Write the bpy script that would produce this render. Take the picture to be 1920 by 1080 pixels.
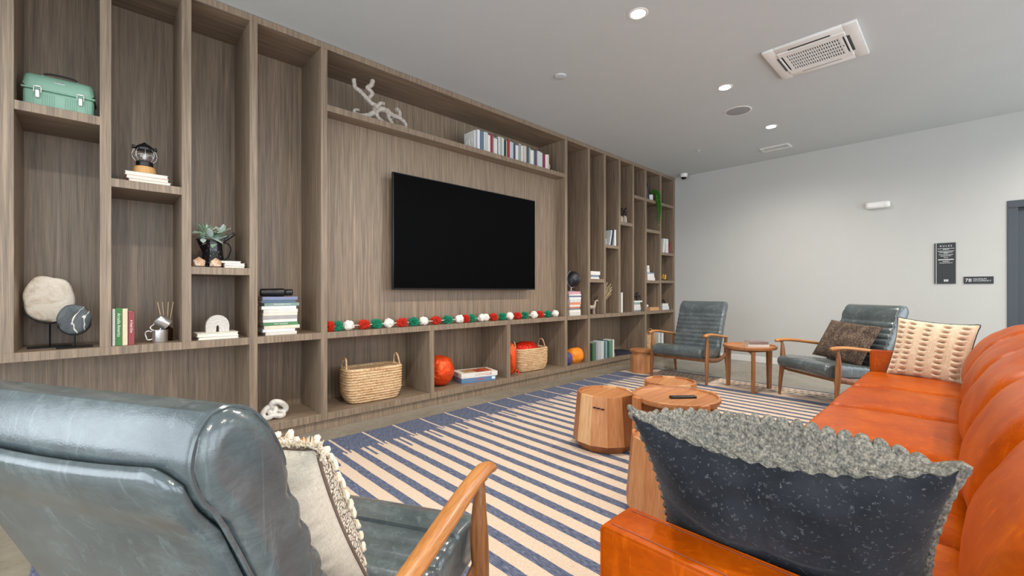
import bpy, bmesh, math, random
from mathutils import Vector, Matrix, noise
R = math.radians
random.seed(7)
for o in list(bpy.data.objects): bpy.data.objects.remove(o, do_unlink=True)
SC = bpy.context.scene
COL = SC.collection

# ------------------------------------------------------------------ camera, world, light, exposure
H = 1.105
cam_d = bpy.data.cameras.new('camera'); cam = bpy.data.objects.new('camera', cam_d); COL.objects.link(cam)
cam.location = (0, 0, H)
cam_d.sensor_width = 36; cam_d.lens = 36 * 814 / 1920; cam_d.shift_y = 4 / 1920
cam_d.clip_start = 0.02
cam.rotation_euler = (R(90), 0, -(math.pi / 2 - math.atan2(847, 814)))
SC.camera = cam
SC.view_settings.view_transform = 'Standard'; SC.view_settings.look = 'None'
SC.view_settings.gamma = 1.0; SC.view_settings.use_curve_mapping = False
SC.view_settings.exposure = 0.29
w = bpy.data.worlds.new('world'); SC.world = w; w.use_nodes = True
w.node_tree.nodes['Background'].inputs[0].default_value = (0.75, 0.87, 1.0, 1)
w.node_tree.nodes['Background'].inputs[1].default_value = 1.2

CEIL = 3.065; XF = 7.32; XB = -3.0; YS = 3.5; YB = -3.2; YW = 3.97
WINDOWS_B = [(-2.6, -0.5), (-0.1, 2.0), (2.4, 4.5), (4.9, 7.0)]     # openings in the window wall behind the sofa
WINDOWS_L = [(-2.7, -0.2), (0.2, 3.3)]                               # openings in the left end wall
WZ0, WZ1 = 0.10, 2.80
def area(name, loc, rot, sx, sy, power, col):
    l = bpy.data.lights.new(name, 'AREA'); l.shape = 'RECTANGLE'; l.size = sx; l.size_y = sy
    l.energy = power; l.color = col
    o = bpy.data.objects.new(name, l); o.location = loc; o.rotation_euler = rot; COL.objects.link(o)
    return o
DAY = (0.86, 0.94, 1.0)
for a, b in WINDOWS_B:
    area('window_daylight', ((a + b) / 2, YB - 0.25, (WZ0 + WZ1) / 2), (R(90), 0, 0), b - a, WZ1 - WZ0, 62, DAY)
for a, b in WINDOWS_L:
    area('window_daylight', (XB - 0.25, (a + b) / 2, (WZ0 + WZ1) / 2), (R(90), 0, R(-90)), b - a, WZ1 - WZ0, 85, DAY)

# ------------------------------------------------------------------ helpers: materials
def lin(c):
    if isinstance(c, str):
        c = [int(c[i:i + 2], 16) / 255 for i in (0, 2, 4)]
        return tuple(x / 12.92 if x <= .04045 else ((x + .055) / 1.055) ** 2.4 for x in c)
    return tuple(c)
class NT:
    def __init__(s, name):
        s.m = bpy.data.materials.new(name); s.m.use_nodes = True; s.t = s.m.node_tree
        s.b = s.t.nodes['Principled BSDF']; s.out = s.t.nodes['Material Output']
    def n(s, typ, **kw):
        x = s.t.nodes.new(typ)
        for k, v in kw.items(): setattr(x, k, v)
        return x
    def set(s, sock, v):
        if isinstance(v, bpy.types.NodeSocket): s.t.links.new(v, sock)
        elif isinstance(v, (tuple, list)) and len(v) == 3 and sock.type == 'RGBA': sock.default_value = (*v, 1)
        else: sock.default_value = v
    def math(s, op, a, b=None, c=None):
        x = s.n('ShaderNodeMath', operation=op)
        for i, v in enumerate((a, b, c)):
            if v is not None: s.set(x.inputs[i], v)
        return x.outputs[0]
    def pos(s, kind='Object'):
        if kind == 'World': return s.n('ShaderNodeNewGeometry').outputs['Position']
        return s.n('ShaderNodeTexCoord').outputs[kind]
    def mapping(s, vec, scale=(1, 1, 1), rot=(0, 0, 0), loc=(0, 0, 0)):
        x = s.n('ShaderNodeMapping'); s.set(x.inputs['Vector'], vec)
        x.inputs['Scale'].default_value = scale; x.inputs['Rotation'].default_value = rot; x.inputs['Location'].default_value = loc
        return x.outputs[0]
    def noise(s, vec, scale=5, detail=3, rough=.5, dist=0):
        x = s.n('ShaderNodeTexNoise'); s.set(x.inputs['Vector'], vec)
        x.inputs['Scale'].default_value = scale; x.inputs['Detail'].default_value = detail
        x.inputs['Roughness'].default_value = rough; x.inputs['Distortion'].default_value = dist
        return x.outputs['Fac']
    def ramp(s, fac, stops):
        x = s.n('ShaderNodeValToRGB'); s.set(x.inputs[0], fac); el = x.color_ramp.elements
        while len(el) < len(stops): el.new(.5)
        for e, (p, c) in zip(el, stops): e.position = p; e.color = (*lin(c), 1)
        return x.outputs[0]
    def mix(s, f, a, b, blend='MIX'):
        x = s.n('ShaderNodeMix', data_type='RGBA', blend_type=blend)
        s.set(x.inputs[0], f); s.set(x.inputs[6], a); s.set(x.inputs[7], b)
        return x.outputs[2]
    def bump(s, h, strength=.2, dist=.01):
        x = s.n('ShaderNodeBump'); x.inputs['Strength'].default_value = strength; x.inputs['Distance'].default_value = dist
        s.set(x.inputs['Height'], h); s.t.links.new(x.outputs[0], s.b.inputs['Normal'])
    def fin(s, col, rough=.5, metal=0, spec=.5):
        s.set(s.b.inputs['Base Color'], col); s.set(s.b.inputs['Roughness'], rough)
        s.b.inputs['Metallic'].default_value = metal; s.b.inputs['Specular IOR Level'].default_value = spec
        return s.m
def plain(name, c, rough=.5, metal=0, spec=.5, var=.10, scale=18, bump=0):
    t = NT(name); v = t.noise(t.pos(), scale, 4)
    c = lin(c); d = tuple(x * (1 - var) for x in c); e = tuple(min(1, x * (1 + var)) for x in c)
    r = t.n('ShaderNodeValToRGB'); t.set(r.inputs[0], v)
    r.color_ramp.elements[0].color = (*d, 1); r.color_ramp.elements[1].color = (*e, 1)
    r.color_ramp.elements[0].position = .3; r.color_ramp.elements[1].position = .7
    if bump: t.bump(v, bump, .004)
    return t.fin(r.outputs[0], rough, metal, spec)
def emit(name, c, strength):
    t = NT(name); t.b.inputs['Emission Color'].default_value = (*lin(c), 1); t.b.inputs['Emission Strength'].default_value = strength
    return t.fin(lin(c), .5)
def wood(name, stops, axis='z', scale=1.0, rough=.45, fine=1.0, coords='Object', bump=.08):
    """long streaks along one axis; on faces that look up or down the streaks run along x"""
    t = NT(name); p = t.pos(coords)
    s1 = {'z': (26, 26, .8), 'x': (.8, 26, 26), 'y': (26, .8, 26)}[axis]
    s2 = {'z': (190, 190, 2.2), 'x': (2.2, 190, 190), 'y': (190, 2.2, 190)}[axis]
    def tex(f1, f2):
        a = t.noise(t.mapping(p, tuple(k * scale for k in f1)), 1, 4, .6, .4)
        b = t.noise(t.mapping(p, tuple(k * scale for k in f2)), 1, 2, .6)
        return t.math('ADD', t.math('MULTIPLY', a, 1 - .42 * fine), t.math('MULTIPLY', b, .42 * fine))
    f = tex(s1, s2)
    if axis == 'z':
        nz = t.n('ShaderNodeSeparateXYZ'); t.set(nz.inputs[0], t.n('ShaderNodeNewGeometry').outputs['Normal'])
        k = t.math('GREATER_THAN', t.math('ABSOLUTE', nz.outputs[2]), .7)
        g = tex((.8, 26, 26), (2.2, 190, 190))
        mx = t.n('ShaderNodeMix', data_type='FLOAT'); t.set(mx.inputs[0], k); t.set(mx.inputs[2], f); t.set(mx.inputs[3], g)
        f = mx.outputs[0]
    t.bump(f, bump, .003)
    return t.fin(t.ramp(f, stops), rough)
def leather(name, dark, mid, light, rough=.36, scale=7, spec=.65):
    t = NT(name); p = t.pos()
    big = t.noise(p, scale, 5, .62, .6); fine = t.noise(p, 260, 3, .6)
    crease = t.noise(t.mapping(p, (1, 1, 3)), 22, 6, .7, 1.2)
    f = t.math('ADD', t.math('MULTIPLY', big, .65), t.math('MULTIPLY', crease, .35))
    st = t.noise(t.mapping(p, (38, 38, 5), (.25, .2, 0)), 1, 5, .65, .8)              # pale rub marks
    scr = t.math('MULTIPLY', t.math('MAXIMUM', t.math('SUBTRACT', st, .56), 0), 2.6)
    v = t.n('ShaderNodeTexVoronoi', feature='DISTANCE_TO_EDGE'); t.set(v.inputs['Vector'], p); v.inputs['Scale'].default_value = 330
    h = t.math('ADD', t.math('MULTIPLY', v.outputs[0], .5), t.math('ADD', t.math('MULTIPLY', crease, 1.6), t.math('MULTIPLY', fine, .25)))
    t.bump(h, .07, .004)
    rr = t.math('ADD', rough - .06, t.math('MULTIPLY', crease, .14))
    return t.fin(t.mix(scr, t.ramp(f, [(.3, dark), (.52, mid), (.72, light)]), tuple(min(1, 1.5 * k) for k in lin(light))), rr, 0, spec)
def cloth(name, c, c2, sx=300, sz=300, rough=.9, bump=.35):
    t = NT(name); p = t.pos()
    a = t.noise(t.mapping(p, (sx, sx, sz * .15)), 1, 2); b = t.noise(t.mapping(p, (sx * .15, sx * .15, sz)), 1, 2)
    f = t.math('ADD', t.math('MULTIPLY', a, .5), t.math('MULTIPLY', b, .5))
    t.bump(f, bump, .003)
    t.b.inputs['Sheen Weight'].default_value = .2
    return t.fin(t.ramp(f, [(.35, c), (.62, c2)]), rough, 0, .2)

M = {}
M['case'] = wood('bookcase_wood', [(.30, '5b4f43'), (.45, '7c6b5a'), (.56, '917d68'), (.72, 'ae9780')], 'z', 2.1, .42, coords='World')
M['walnut'] = wood('walnut_frame', [(.3, '5f361b'), (.5, '8b5833'), (.7, 'a87645')], 'z', 1.2, .38)
M['walnut_x'] = wood('walnut_arm', [(.3, '8f5426'), (.5, 'b0733b'), (.7, 'c79055')], 'x', 1.2, .33)
M['table_y'] = wood('tray_wood', [(.3, '7d4727'), (.45, 'a2673d'), (.6, 'b27a4a'), (.72, 'cf9f6d')], 'x', .6, .4)
STAVES = []
for i, st in enumerate([('965a30', 'b07244', 'c48b5c'), ('b98353', 'd3a473', 'e4bf93'), ('7c431d', '99592c', 'b27545'), ('a0633a', 'b97d4e', 'cc9868'), ('8a4f28', 'a6663a', 'bd8150')]):
    STAVES.append(wood('acacia_stave_%d' % i, [(.3, st[0]), (.5, st[1]), (.7, st[2])], 'z', .7, .42))
M['acacia_base'] = wood('acacia_base', [(.3, '6f3c1c'), (.6, '96592e')], 'z', 1, .45)
M['wall'] = plain('wall_paint', 'bebdb9', .9, var=.012, scale=3)
M['ceil'] = plain('ceiling_paint', 'c3c7c7', .95, var=.01, scale=3)
M['white'] = plain('white_plastic', 'e6e4e0', .4, var=.02)
M['black'] = plain('black_plastic', '0e0f11', .35, var=.1)
M['screen'] = plain('tv_screen', '020203', .45, var=.02, spec=.04)
M['darkgrey'] = plain('sign_charcoal', '25282b', .5, var=.05)
M['lettering'] = plain('sign_lettering', 'e4e4e2', .5, var=.02)
M['door'] = plain('door_paint', '3e444c', .45, var=.03)
M['metal'] = plain('brushed_steel', 'd6d6d4', .3, .9, var=.04)
M['blackmetal'] = plain('black_metal', '17181a', .42, .6, var=.1)
M['leather_g'] = leather('grey_green_leather', '3e4648', '515a5c', '6a7576', .17, 7, .85)
M['leather_o'] = leather('cognac_leather', '8f3400', 'ab4900', 'c25f0a', .36, 4, .14)
M['piping_g'] = plain('dark_seam', '2a302f', .5)
M['piping_o'] = plain('cognac_seam', '7c3110', .5)

t = NT('polished_concrete'); p = t.pos('World')
f = t.math('ADD', t.math('MULTIPLY', t.noise(p, 1.3, 6, .6, .5), .7), t.math('MULTIPLY', t.noise(p, 18, 5, .7), .3))
M['concrete'] = t.fin(t.ramp(f, [(.3, '6c6558'), (.5, '877f71'), (.7, '9c9486')]), t.math('ADD', .12, t.math('MULTIPLY', f, .22)), 0, .5)

def straw():
    t = NT('woven_seagrass'); p = t.pos()
    a = t.noise(t.mapping(p, (60, 60, 60)), 1, 4, .7); b = t.noise(t.mapping(p, (9, 9, 40)), 1, 3)
    f = t.math('ADD', t.math('MULTIPLY', a, .6), t.math('MULTIPLY', b, .4)); t.bump(a, .5, .004)
    return t.fin(t.ramp(f, [(.32, '8f6a43'), (.46, 'c29c72'), (.6, 'dcbe97'), (.75, 'ead4b3')]), .8, 0, .25)
M['straw'] = straw()
def foil(name, c):
    t = NT(name); t.bump(t.noise(t.pos(), 16, 4, .6, 1.5), .7, .02)
    return t.fin(lin(c), .25, .45)
M['foil'] = foil('orange_foil', 'f7541a'); M['foil_red'] = foil('red_foil', 'd8260f')

# ------------------------------------------------------------------ helpers: geometry
def spl(pts, n=6, closed=False):
    P = [Vector(p) for p in pts]; out = []; m = len(P)
    for i in range(m if closed else m - 1):
        g = (lambda k: P[k % m]) if closed else (lambda k: P[min(max(k, 0), m - 1)])
        a, b, c, d = g(i - 1), g(i), g(i + 1), g(i + 2)
        for k in range(n):
            u = k / n
            out.append(.5 * ((2 * b) + (c - a) * u + (2 * a - 5 * b + 4 * c - d) * u * u + (3 * b - a - 3 * c + d) * u ** 3))
    if not closed: out.append(P[-1])
    return out
class MB:
    def __init__(s): s.v = []; s.f = []; s.mi = []
    def add(s, v, f, mi=0):
        k = len(s.v); s.v += [tuple(x) for x in v]; s.f += [tuple(i + k for i in q) for q in f]; s.mi += [mi] * len(f); return s
    def box(s, x0, x1, y0, y1, z0, z1, mi=0):
        v = [(x, y, z) for z in (z0, z1) for y in (y0, y1) for x in (x0, x1)]
        return s.add(v, [(0, 2, 3, 1), (4, 5, 7, 6), (0, 1, 5, 4), (2, 6, 7, 3), (0, 4, 6, 2), (1, 3, 7, 5)], mi)
    def bbox(s, x0, x1, y0, y1, z0, z1, r=.004, seg=2, mi=0):
        bm = bmesh.new(); bmesh.ops.create_cube(bm, size=1)
        for q in bm.verts: q.co = Vector(((x0 + x1) / 2 + q.co.x * (x1 - x0), (y0 + y1) / 2 + q.co.y * (y1 - y0), (z0 + z1) / 2 + q.co.z * (z1 - z0)))
        bmesh.ops.bevel(bm, geom=bm.edges[:], offset=r, segments=seg, profile=.5, affect='EDGES')
        bm.verts.index_update()
        s.add([q.co for q in bm.verts], [[q.index for q in g.verts] for g in bm.faces], mi); bm.free(); return s
    def soft(s, c, hx, hy, hz, r, n=10, puff=(0, 0, 0), fn=None):
        """rounded, puffed cushion block"""
        bm = bmesh.new(); bmesh.ops.create_cube(bm, size=2)
        bmesh.ops.subdivide_edges(bm, edges=bm.edges[:], cuts=n, use_grid_fill=True)
        for q in bm.verts:
            u = q.co.copy(); e = [abs(x) for x in u]
            for k in range(3):     # crowd the grid towards the edges so that the roundings get points
                u[k] = math.copysign(math.sin(min(1, abs(u[k])) * math.pi / 2) ** .9, u[k])
            h = Vector((hx, hy, hz)); w_ = Vector((u.x * hx, u.y * hy, u.z * hz))
            inn = Vector([max(-(h[k] - r), min(h[k] - r, w_[k])) for k in range(3)]); d = w_ - inn
            if d.length > 1e-6: w_ = inn + d.normalized() * r if max(e) > .999 else w_
            for k in range(3):
                i, j = (k + 1) % 3, (k + 2) % 3
                w_[k] += math.copysign(1, u[k]) * puff[k] * math.cos(u[i] * 1.4) * math.cos(u[j] * 1.4) * (abs(u[k]) ** 2)
            if fn: w_ = fn(w_, u)
            q.co = w_ + Vector(c)
        bm.verts.index_update()
        s.add([q.co for q in bm.verts], [[q.index for q in g.verts] for g in bm.faces]); bm.free(); return s
    def tube(s, pts, rad, n=8, closed=False, flat=1.0, up=None, mi=0):
        P = [Vector(p) for p in pts]; m = len(P); rings = []; prev = Vector(up) if up else None
        for i, q in enumerate(P):
            a = P[(i + 1) % m] if (closed or i < m - 1) else P[i]; b = P[i - 1] if (closed or i > 0) else P[i]
            d = (a - b).normalized() if (a - b).length > 1e-9 else Vector((0, 0, 1))
            if prev is None: prev = Vector((0, 0, 1)) if abs(d.z) < .9 else Vector((1, 0, 0))
            nrm = prev - d * prev.dot(d)
            nrm = nrm.normalized() if nrm.length > 1e-6 else d.orthogonal().normalized()
            if up is None: prev = nrm
            bi = d.cross(nrm); r = rad[i] if isinstance(rad, (list, tuple)) else rad
            fl = flat[i] if isinstance(flat, (list, tuple)) else flat
            rings.append([q + (nrm * math.cos(2 * math.pi * k / n) * fl + bi * math.sin(2 * math.pi * k / n)) * r for k in range(n)])
        v = [x for g in rings for x in g]; f = []
        for i in range(m if closed else m - 1):
            j = (i + 1) % m
            for k in range(n): f.append((i * n + k, i * n + (k + 1) % n, j * n + (k + 1) % n, j * n + k))
        if not closed: f += [tuple(range(n - 1, -1, -1)), tuple((m - 1) * n + k for k in range(n))]
        return s.add(v, f, mi)
    def lathe(s, prof, n=24, c=(0, 0, 0), mi=0):
        v = []; f = []
        for r, z in prof: v += [(c[0] + r * math.cos(2 * math.pi * k / n), c[1] + r * math.sin(2 * math.pi * k / n), c[2] + z) for k in range(n)]
        for i in range(len(prof) - 1):
            for k in range(n): f.append((i * n + k, i * n + (k + 1) % n, (i + 1) * n + (k + 1) % n, (i + 1) * n + k))
        loop = prof[0] == prof[-1]
        if prof[0][0] > 1e-6 and not loop: f.append(tuple(range(n - 1, -1, -1)))
        if prof[-1][0] > 1e-6 and not loop: f.append(tuple((len(prof) - 1) * n + k for k in range(n)))
        return s.add(v, f, mi)
    def prism(s, poly, t0, t1, plane='xz', mi=0):
        n = len(poly); mk = {'xz': lambda a, b, t: (a, t, b), 'xy': lambda a, b, t: (a, b, t), 'yz': lambda a, b, t: (t, a, b)}[plane]
        v = [mk(a, b, t0) for a, b in poly] + [mk(a, b, t1) for a, b in poly]
        f = [tuple(range(n)), tuple(range(2 * n - 1, n - 1, -1))] + [(i, i + n, (i + 1) % n + n, (i + 1) % n) for i in range(n)]
        return s.add(v, f, mi)
    def extr(s, prof, w_, r=.02, seg=4, bow=0):
        """closed profile in x,z swept along y from -w_ to w_, both ends rolled in by r"""
        P = [Vector((a, b)) for a, b in prof]; n = len(P); ar = sum(P[i].x * P[(i + 1) % n].y - P[(i + 1) % n].x * P[i].y for i in range(n))
        sg = 1 if ar > 0 else -1; nr = []
        for i in range(n):
            d = (P[(i + 1) % n] - P[i - 1]); d = d.normalized() if d.length > 1e-9 else Vector((1, 0)); nr.append(Vector((-d.y, d.x)) * sg)
        sec = [(-w_ + r * (1 - math.cos(a)), r * (1 - math.sin(a))) for a in [math.pi / 2 * k / seg for k in range(seg + 1)]]
        mid = [(-w_ + r + (2 * w_ - 2 * r) * k / 8, 0) for k in range(1, 8)]
        sec = sec + mid + [(-y, o) for y, o in reversed(sec)]
        v = []; f = []
        for y, o in sec:
            e = bow * (1 - (y / w_) ** 2)
            v += [(P[i].x + nr[i].x * o + e, y, P[i].y + nr[i].y * o) for i in range(n)]
        for i in range(len(sec) - 1):
            for k in range(n): f.append((i * n + k, i * n + (k + 1) % n, (i + 1) * n + (k + 1) % n, (i + 1) * n + k))
        f += [tuple(range(n - 1, -1, -1)), tuple((len(sec) - 1) * n + k for k in range(n))]
        return s.add(v, f)
    def xf(s, mat):
        s.v = [tuple(mat @ Vector(x)) for x in s.v]; return s
    def mesh(s, name, mats, smooth=35):
        me = bpy.data.meshes.new(name); me.from_pydata(s.v, [], s.f)
        for m in (mats if isinstance(mats, (list, tuple)) else [mats]): me.materials.append(M[m] if isinstance(m, str) else m)
        if any(s.mi): me.polygons.foreach_set('material_index', s.mi)
        bm = bmesh.new(); bm.from_mesh(me); bmesh.ops.recalc_face_normals(bm, faces=bm.faces[:]); bm.to_mesh(me); bm.free()
        if smooth:
            me.polygons.foreach_set('use_smooth', [True] * len(me.polygons)); me.set_sharp_from_angle(angle=R(smooth))
        me.update(); return me
    def build(s, name, mats, parent=None, smooth=35, loc=(0, 0, 0), rot=(0, 0, 0), label=None):
        return link(name, s.mesh(name, mats, smooth), parent, loc, rot, label)
def link(name, me, parent=None, loc=(0, 0, 0), rot=(0, 0, 0), label=None):
    o = bpy.data.objects.new(name, me); COL.objects.link(o); o.location = loc; o.rotation_euler = rot
    if parent: o.parent = parent
    if label: o['label'] = label
    return o
def thing(name, label, cat, loc=(0, 0, 0), rotz=0, group=None, rot=None):
    o = bpy.data.objects.new(name, None); o.empty_display_size = .05; COL.objects.link(o); o.location = loc
    o.rotation_euler = rot if rot else (0, 0, rotz); return tag(o, label, cat, group)
def tag(o, label, cat=None, group=None, kind=None):
    if label: o['label'] = label
    if cat: o['category'] = cat
    if group: o['group'] = group
    if kind: o['kind'] = kind
    return o
def struct(o, label, cat): return tag(o, label, cat, None, 'structure')
def dup(root, label, loc, rotz, group=None):
    r = root.copy(); COL.objects.link(r); r.location = loc; r.rotation_euler = (0, 0, rotz); r['label'] = label
    if group: r['group'] = group
    for ch in list(root.children):
        c = ch.copy(); COL.objects.link(c); c.parent = r
        for g in list(ch.children):
            d = g.copy(); COL.objects.link(d); d.parent = c
    return r
def text(s, size, mat, parent, loc, rot, name='lettering', align='CENTER', depth=.0006, sx=1):
    cu = bpy.data.curves.new('t', 'FONT'); cu.body = s; cu.size = size; cu.extrude = depth; cu.align_x = align; cu.align_y = 'CENTER'
    ob = bpy.data.objects.new('t', cu); COL.objects.link(ob); dg = bpy.context.evaluated_depsgraph_get()
    me = bpy.data.meshes.new_from_object(ob.evaluated_get(dg)); bpy.data.objects.remove(ob); bpy.data.curves.remove(cu)
    me.materials.clear(); me.materials.append(M[mat] if isinstance(mat, str) else mat)
    for v in me.vertices: v.co.x *= sx
    return link(name, me, parent, loc, rot)
FRONT = (R(90), 0, 0)          # text facing -y
ORD = ['', 'first', 'second', 'third', 'fourth', 'fifth', 'sixth', 'seventh', 'eighth', 'ninth', 'tenth', 'eleventh', 'twelfth', 'thirteenth', 'fourteenth', 'fifteenth', 'sixteenth', 'seventeenth', 'eighteenth', 'nineteenth', 'twentieth']
ORD += ['twenty-' + k for k in ORD[1:10]] + ['thirtieth'] + ['thirty-' + k for k in ORD[1:10]]

# ------------------------------------------------------------------ the room
struct(MB().box(XB, XF, YB, YW + .05, -.1, 0).build('floor', 'concrete', smooth=0), 'polished grey-brown concrete floor', 'floor')
struct(MB().box(XB, XF, YB, YW + .05, CEIL, CEIL + .1).build('ceiling', 'ceil', smooth=0), 'smooth pale grey painted ceiling', 'ceiling')
struct(MB().box(XB - .1, XF + .1, YW + .005, YW + .15, 0, CEIL).build('wall_shelf', 'wall', smooth=0), 'white wall hidden behind the wooden bookcase', 'wall')
DY0, DY1, DZ = -1.34, -.37, 2.06      # door opening
struct(MB().box(XF, XF + .12, DY1, YW + .1, 0, CEIL).box(XF, XF + .12, YB, DY0, 0, CEIL).box(XF, XF + .12, DY0, DY1, DZ, CEIL).build('wall_far', 'wall', smooth=0), 'pale grey end wall carrying two dark signs', 'wall')
def pierced(name, axis, at, th, a0, a1, ops, label):
    b = MB(); cuts = [a0] + [q for o in ops for q in o] + [a1]
    def bx(u0, u1, z0, z1): b.box(u0, u1, at - th, at, z0, z1) if axis == 'x' else b.box(at - th, at, u0, u1, z0, z1)
    for i in range(0, len(cuts), 2): bx(cuts[i], cuts[i + 1], 0, CEIL)
    for u0, u1 in ops: bx(u0, u1, 0, WZ0); bx(u0, u1, WZ1, CEIL)
    struct(b.build(name, 'wall', smooth=0), label, 'wall')
pierced('wall_back', 'x', YB, .16, XB - .1, XF + .1, WINDOWS_B, 'white window wall behind the sofa')
pierced('wall_left', 'y', XB, .16, YB, YW + .1, WINDOWS_L, 'white end wall with tall windows')
t = NT('window_glass'); tr = t.n('ShaderNodeBsdfTransparent'); gl = t.n('ShaderNodeBsdfGlossy'); gl.inputs['Roughness'].default_value = .02
ms = t.n('ShaderNodeMixShader'); ms.inputs[0].default_value = .07
t.t.links.new(tr.outputs[0], ms.inputs[1]); t.t.links.new(gl.outputs[0], ms.inputs[2]); t.t.links.new(ms.outputs[0], t.out.inputs[0]); M['glass'] = t.m
k = 0
for axis, at, ops in (('x', YB, WINDOWS_B), ('y', XB, WINDOWS_L)):
    for u0, u1 in ops:
        k += 1; fr = MB(); c = (u0 + u1) / 2
        def bx(b, a0, a1, d0, d1, z0, z1): b.box(a0, a1, at - d1, at - d0, z0, z1) if axis == 'x' else b.box(at - d1, at - d0, a0, a1, z0, z1)
        for a0, a1, z0, z1 in ((u0, u0 + .05, WZ0, WZ1), (u1 - .05, u1, WZ0, WZ1), (c - .025, c + .025, WZ0, WZ1), (u0, u1, WZ0, WZ0 + .05), (u0, u1, WZ1 - .05, WZ1)): bx(fr, a0, a1, .05, .10, z0, z1)
        wo = struct(fr.build('window_%d' % k, 'blackmetal', smooth=0), 'tall black-framed window, number %s along the walls behind the camera' % ORD[k], 'window')
        for a0, a1 in ((u0 + .05, c - .025), (c + .025, u1 - .05)):
            g = MB(); bx(g, a0, a1, .072, .078, WZ0 + .05, WZ1 - .05); g.build('pane', 'glass', wo, 0)
# door in the end wall
dr = struct(MB().box(XF + .035, XF + .08, DY0 + .045, DY1 - .045, .0, DZ - .045).build('door_1', 'door', smooth=0), 'dark grey door in the end wall beside the signs', 'door')
fr = MB()
for a in ((DY1 - .045, DY1 + .035, 0, DZ - .0452), (DY0 - .035, DY0 + .045, 0, DZ - .0452), (DY0 - .035, DY1 + .035, DZ - .045, DZ + .035)): fr.bbox(XF - .012, XF + .1, a[0], a[1], a[2], a[3], .003, 1)
fr.build('door_frame', 'door', dr, 0)
MB().box(XF + .02, XF + .034, DY0 + .05, DY1 - .05, DZ - .07, DZ - .05).build('door_closer_rail', 'black', dr, 0)
MB().tube([(XF + .035, DY0 + .12, 1.0), (XF - .03, DY0 + .12, 1.0), (XF - .035, DY0 + .24, 1.0)], .01, 8).build('handle', 'metal', dr)
struct(MB().bbox(XF - .012, XF + .001, DY1 + .035, YS, 0, .09, .003, 1).build('baseboard_far', 'white', smooth=0), 'low white baseboard along the end wall', 'baseboard')

# ------------------------------------------------------------------ the built-in bookcase
case = thing('bookcase', 'long floor-to-ceiling grey-brown wooden bookcase covering the left wall', 'bookcase', (3.1, 3.7, 0))
def board(name, x0, x1, y0, y1, z0, z1, mat='case'):
    c = Vector(((x0 + x1) / 2, (y0 + y1) / 2, (z0 + z1) / 2)); hx, hy, hz = (x1 - x0) / 2, (y1 - y0) / 2, (z1 - z0) / 2
    return MB().bbox(-hx, hx, -hy, hy, -hz, hz, .0012, 1).build(name, mat, case, 0, loc=c - Vector((3.1, 3.7, 0)))
YK = 3.95; YBK = YK + .015; XL = -1.62
Z = dict(b0=.074, b1=.13, m0=.72, m1=.77, c0=1.21, c1=1.26, d0=1.72, d1=1.77, e0=2.07, e1=2.12, n0=2.53, n1=2.58, t0=3.014, t1=3.062)
ST = dict(Y=(-.735, -.685), A=(-.36, -.31), B=(.021, .071), C=(.406, .456), D=(.79, .84), E=(1.282, 1.332), F=(2.286, 2.336), G=(3.29, 3.34), H=(4.295, 4.345),
          I=(4.781, 4.829), J=(5.155, 5.203), K=(5.53, 5.58), L=(5.911, 5.96), N=(6.781, 6.83), Mm=(6.29, 6.34), O=(7.268, 7.318))
FULL = 'DEHIO'
for k_, (a, b) in ST.items():
    if k_ in ('F', 'G'): board('stile', a, b, YS, YK, Z['b1'], Z['m0'])
    elif k_ in FULL: board('stile', a, b, YS, YK, Z['b1'], Z['t0'])
    else: board('stile', a, b, YS, YK, Z['m1'], Z['t0'])
board('stile', *ST['Mm'], YS, YK, Z['b1'], Z['m0'])
board('stile', XL, XL + .05, YS, YK, Z['b1'], Z['t0'])
board('top_rail', XL, 7.318, YS, YK, Z['t0'], Z['t1'])
board('bottom_shelf', XL, 7.318, YS, YK, Z['b0'], Z['b1'])
board('plinth', XL, 7.318, YS + .02, YS + .04, 0.0, Z['b0'])
full = [('s', XL + .05), ('D', 0), ('E', 0), ('H', 0), ('I', 0), ('O', 0)]
edges = [XL + .05, ST['D'][0], ST['D'][1], ST['E'][0], ST['E'][1], ST['H'][0], ST['H'][1], ST['I'][0], ST['I'][1], ST['O'][0]]
for i in range(0, len(edges), 2): board('middle_shelf', edges[i], edges[i + 1], YS, YK, Z['m0'], Z['m1'])
def shelf(a, b, z0, z1, nm='shelf'): board(nm, ST[a][1], ST[b][0], YS, YK, Z[z0] if isinstance(z0, str) else z0, Z[z1] if isinstance(z1, str) else z1)
shelf('A', 'B', 'e0', 'e1'); shelf('B', 'C', 'd0', 'd1'); shelf('C', 'D', 'c0', 'c1'); shelf('E', 'H', 'n0', 'n1', 'long_shelf')
shelf('Y', 'A', 1.5, 1.55)
shelf('I', 'J', 'c0', 'c1'); shelf('J', 'K', 1.705, 1.75); shelf('K', 'L', 'e0', 'e1'); shelf('L', 'Mm', 2.52, 2.568)
shelf('Mm', 'N', 2.52, 2.568); shelf('Mm', 'N', 2.035, 2.085); shelf('Mm', 'N', 1.217, 1.263)
shelf('N', 'O', 2.52, 2.565); shelf('N', 'O', 1.694, 1.74); shelf('N', 'O', 1.225, 1.27)
board('back_panel', XL, 1.3, YK, YBK, 0.0, Z['t1']); board('back_panel', 1.3, 4.32, YK, YBK, 0.0, Z['t1']); board('back_panel', 4.32, 7.318, YK, YBK, 0.0, Z['t1'])
board('television_panel', ST['E'][1], ST['H'][0], 3.645, YK, Z['m1'], Z['n0'])

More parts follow.
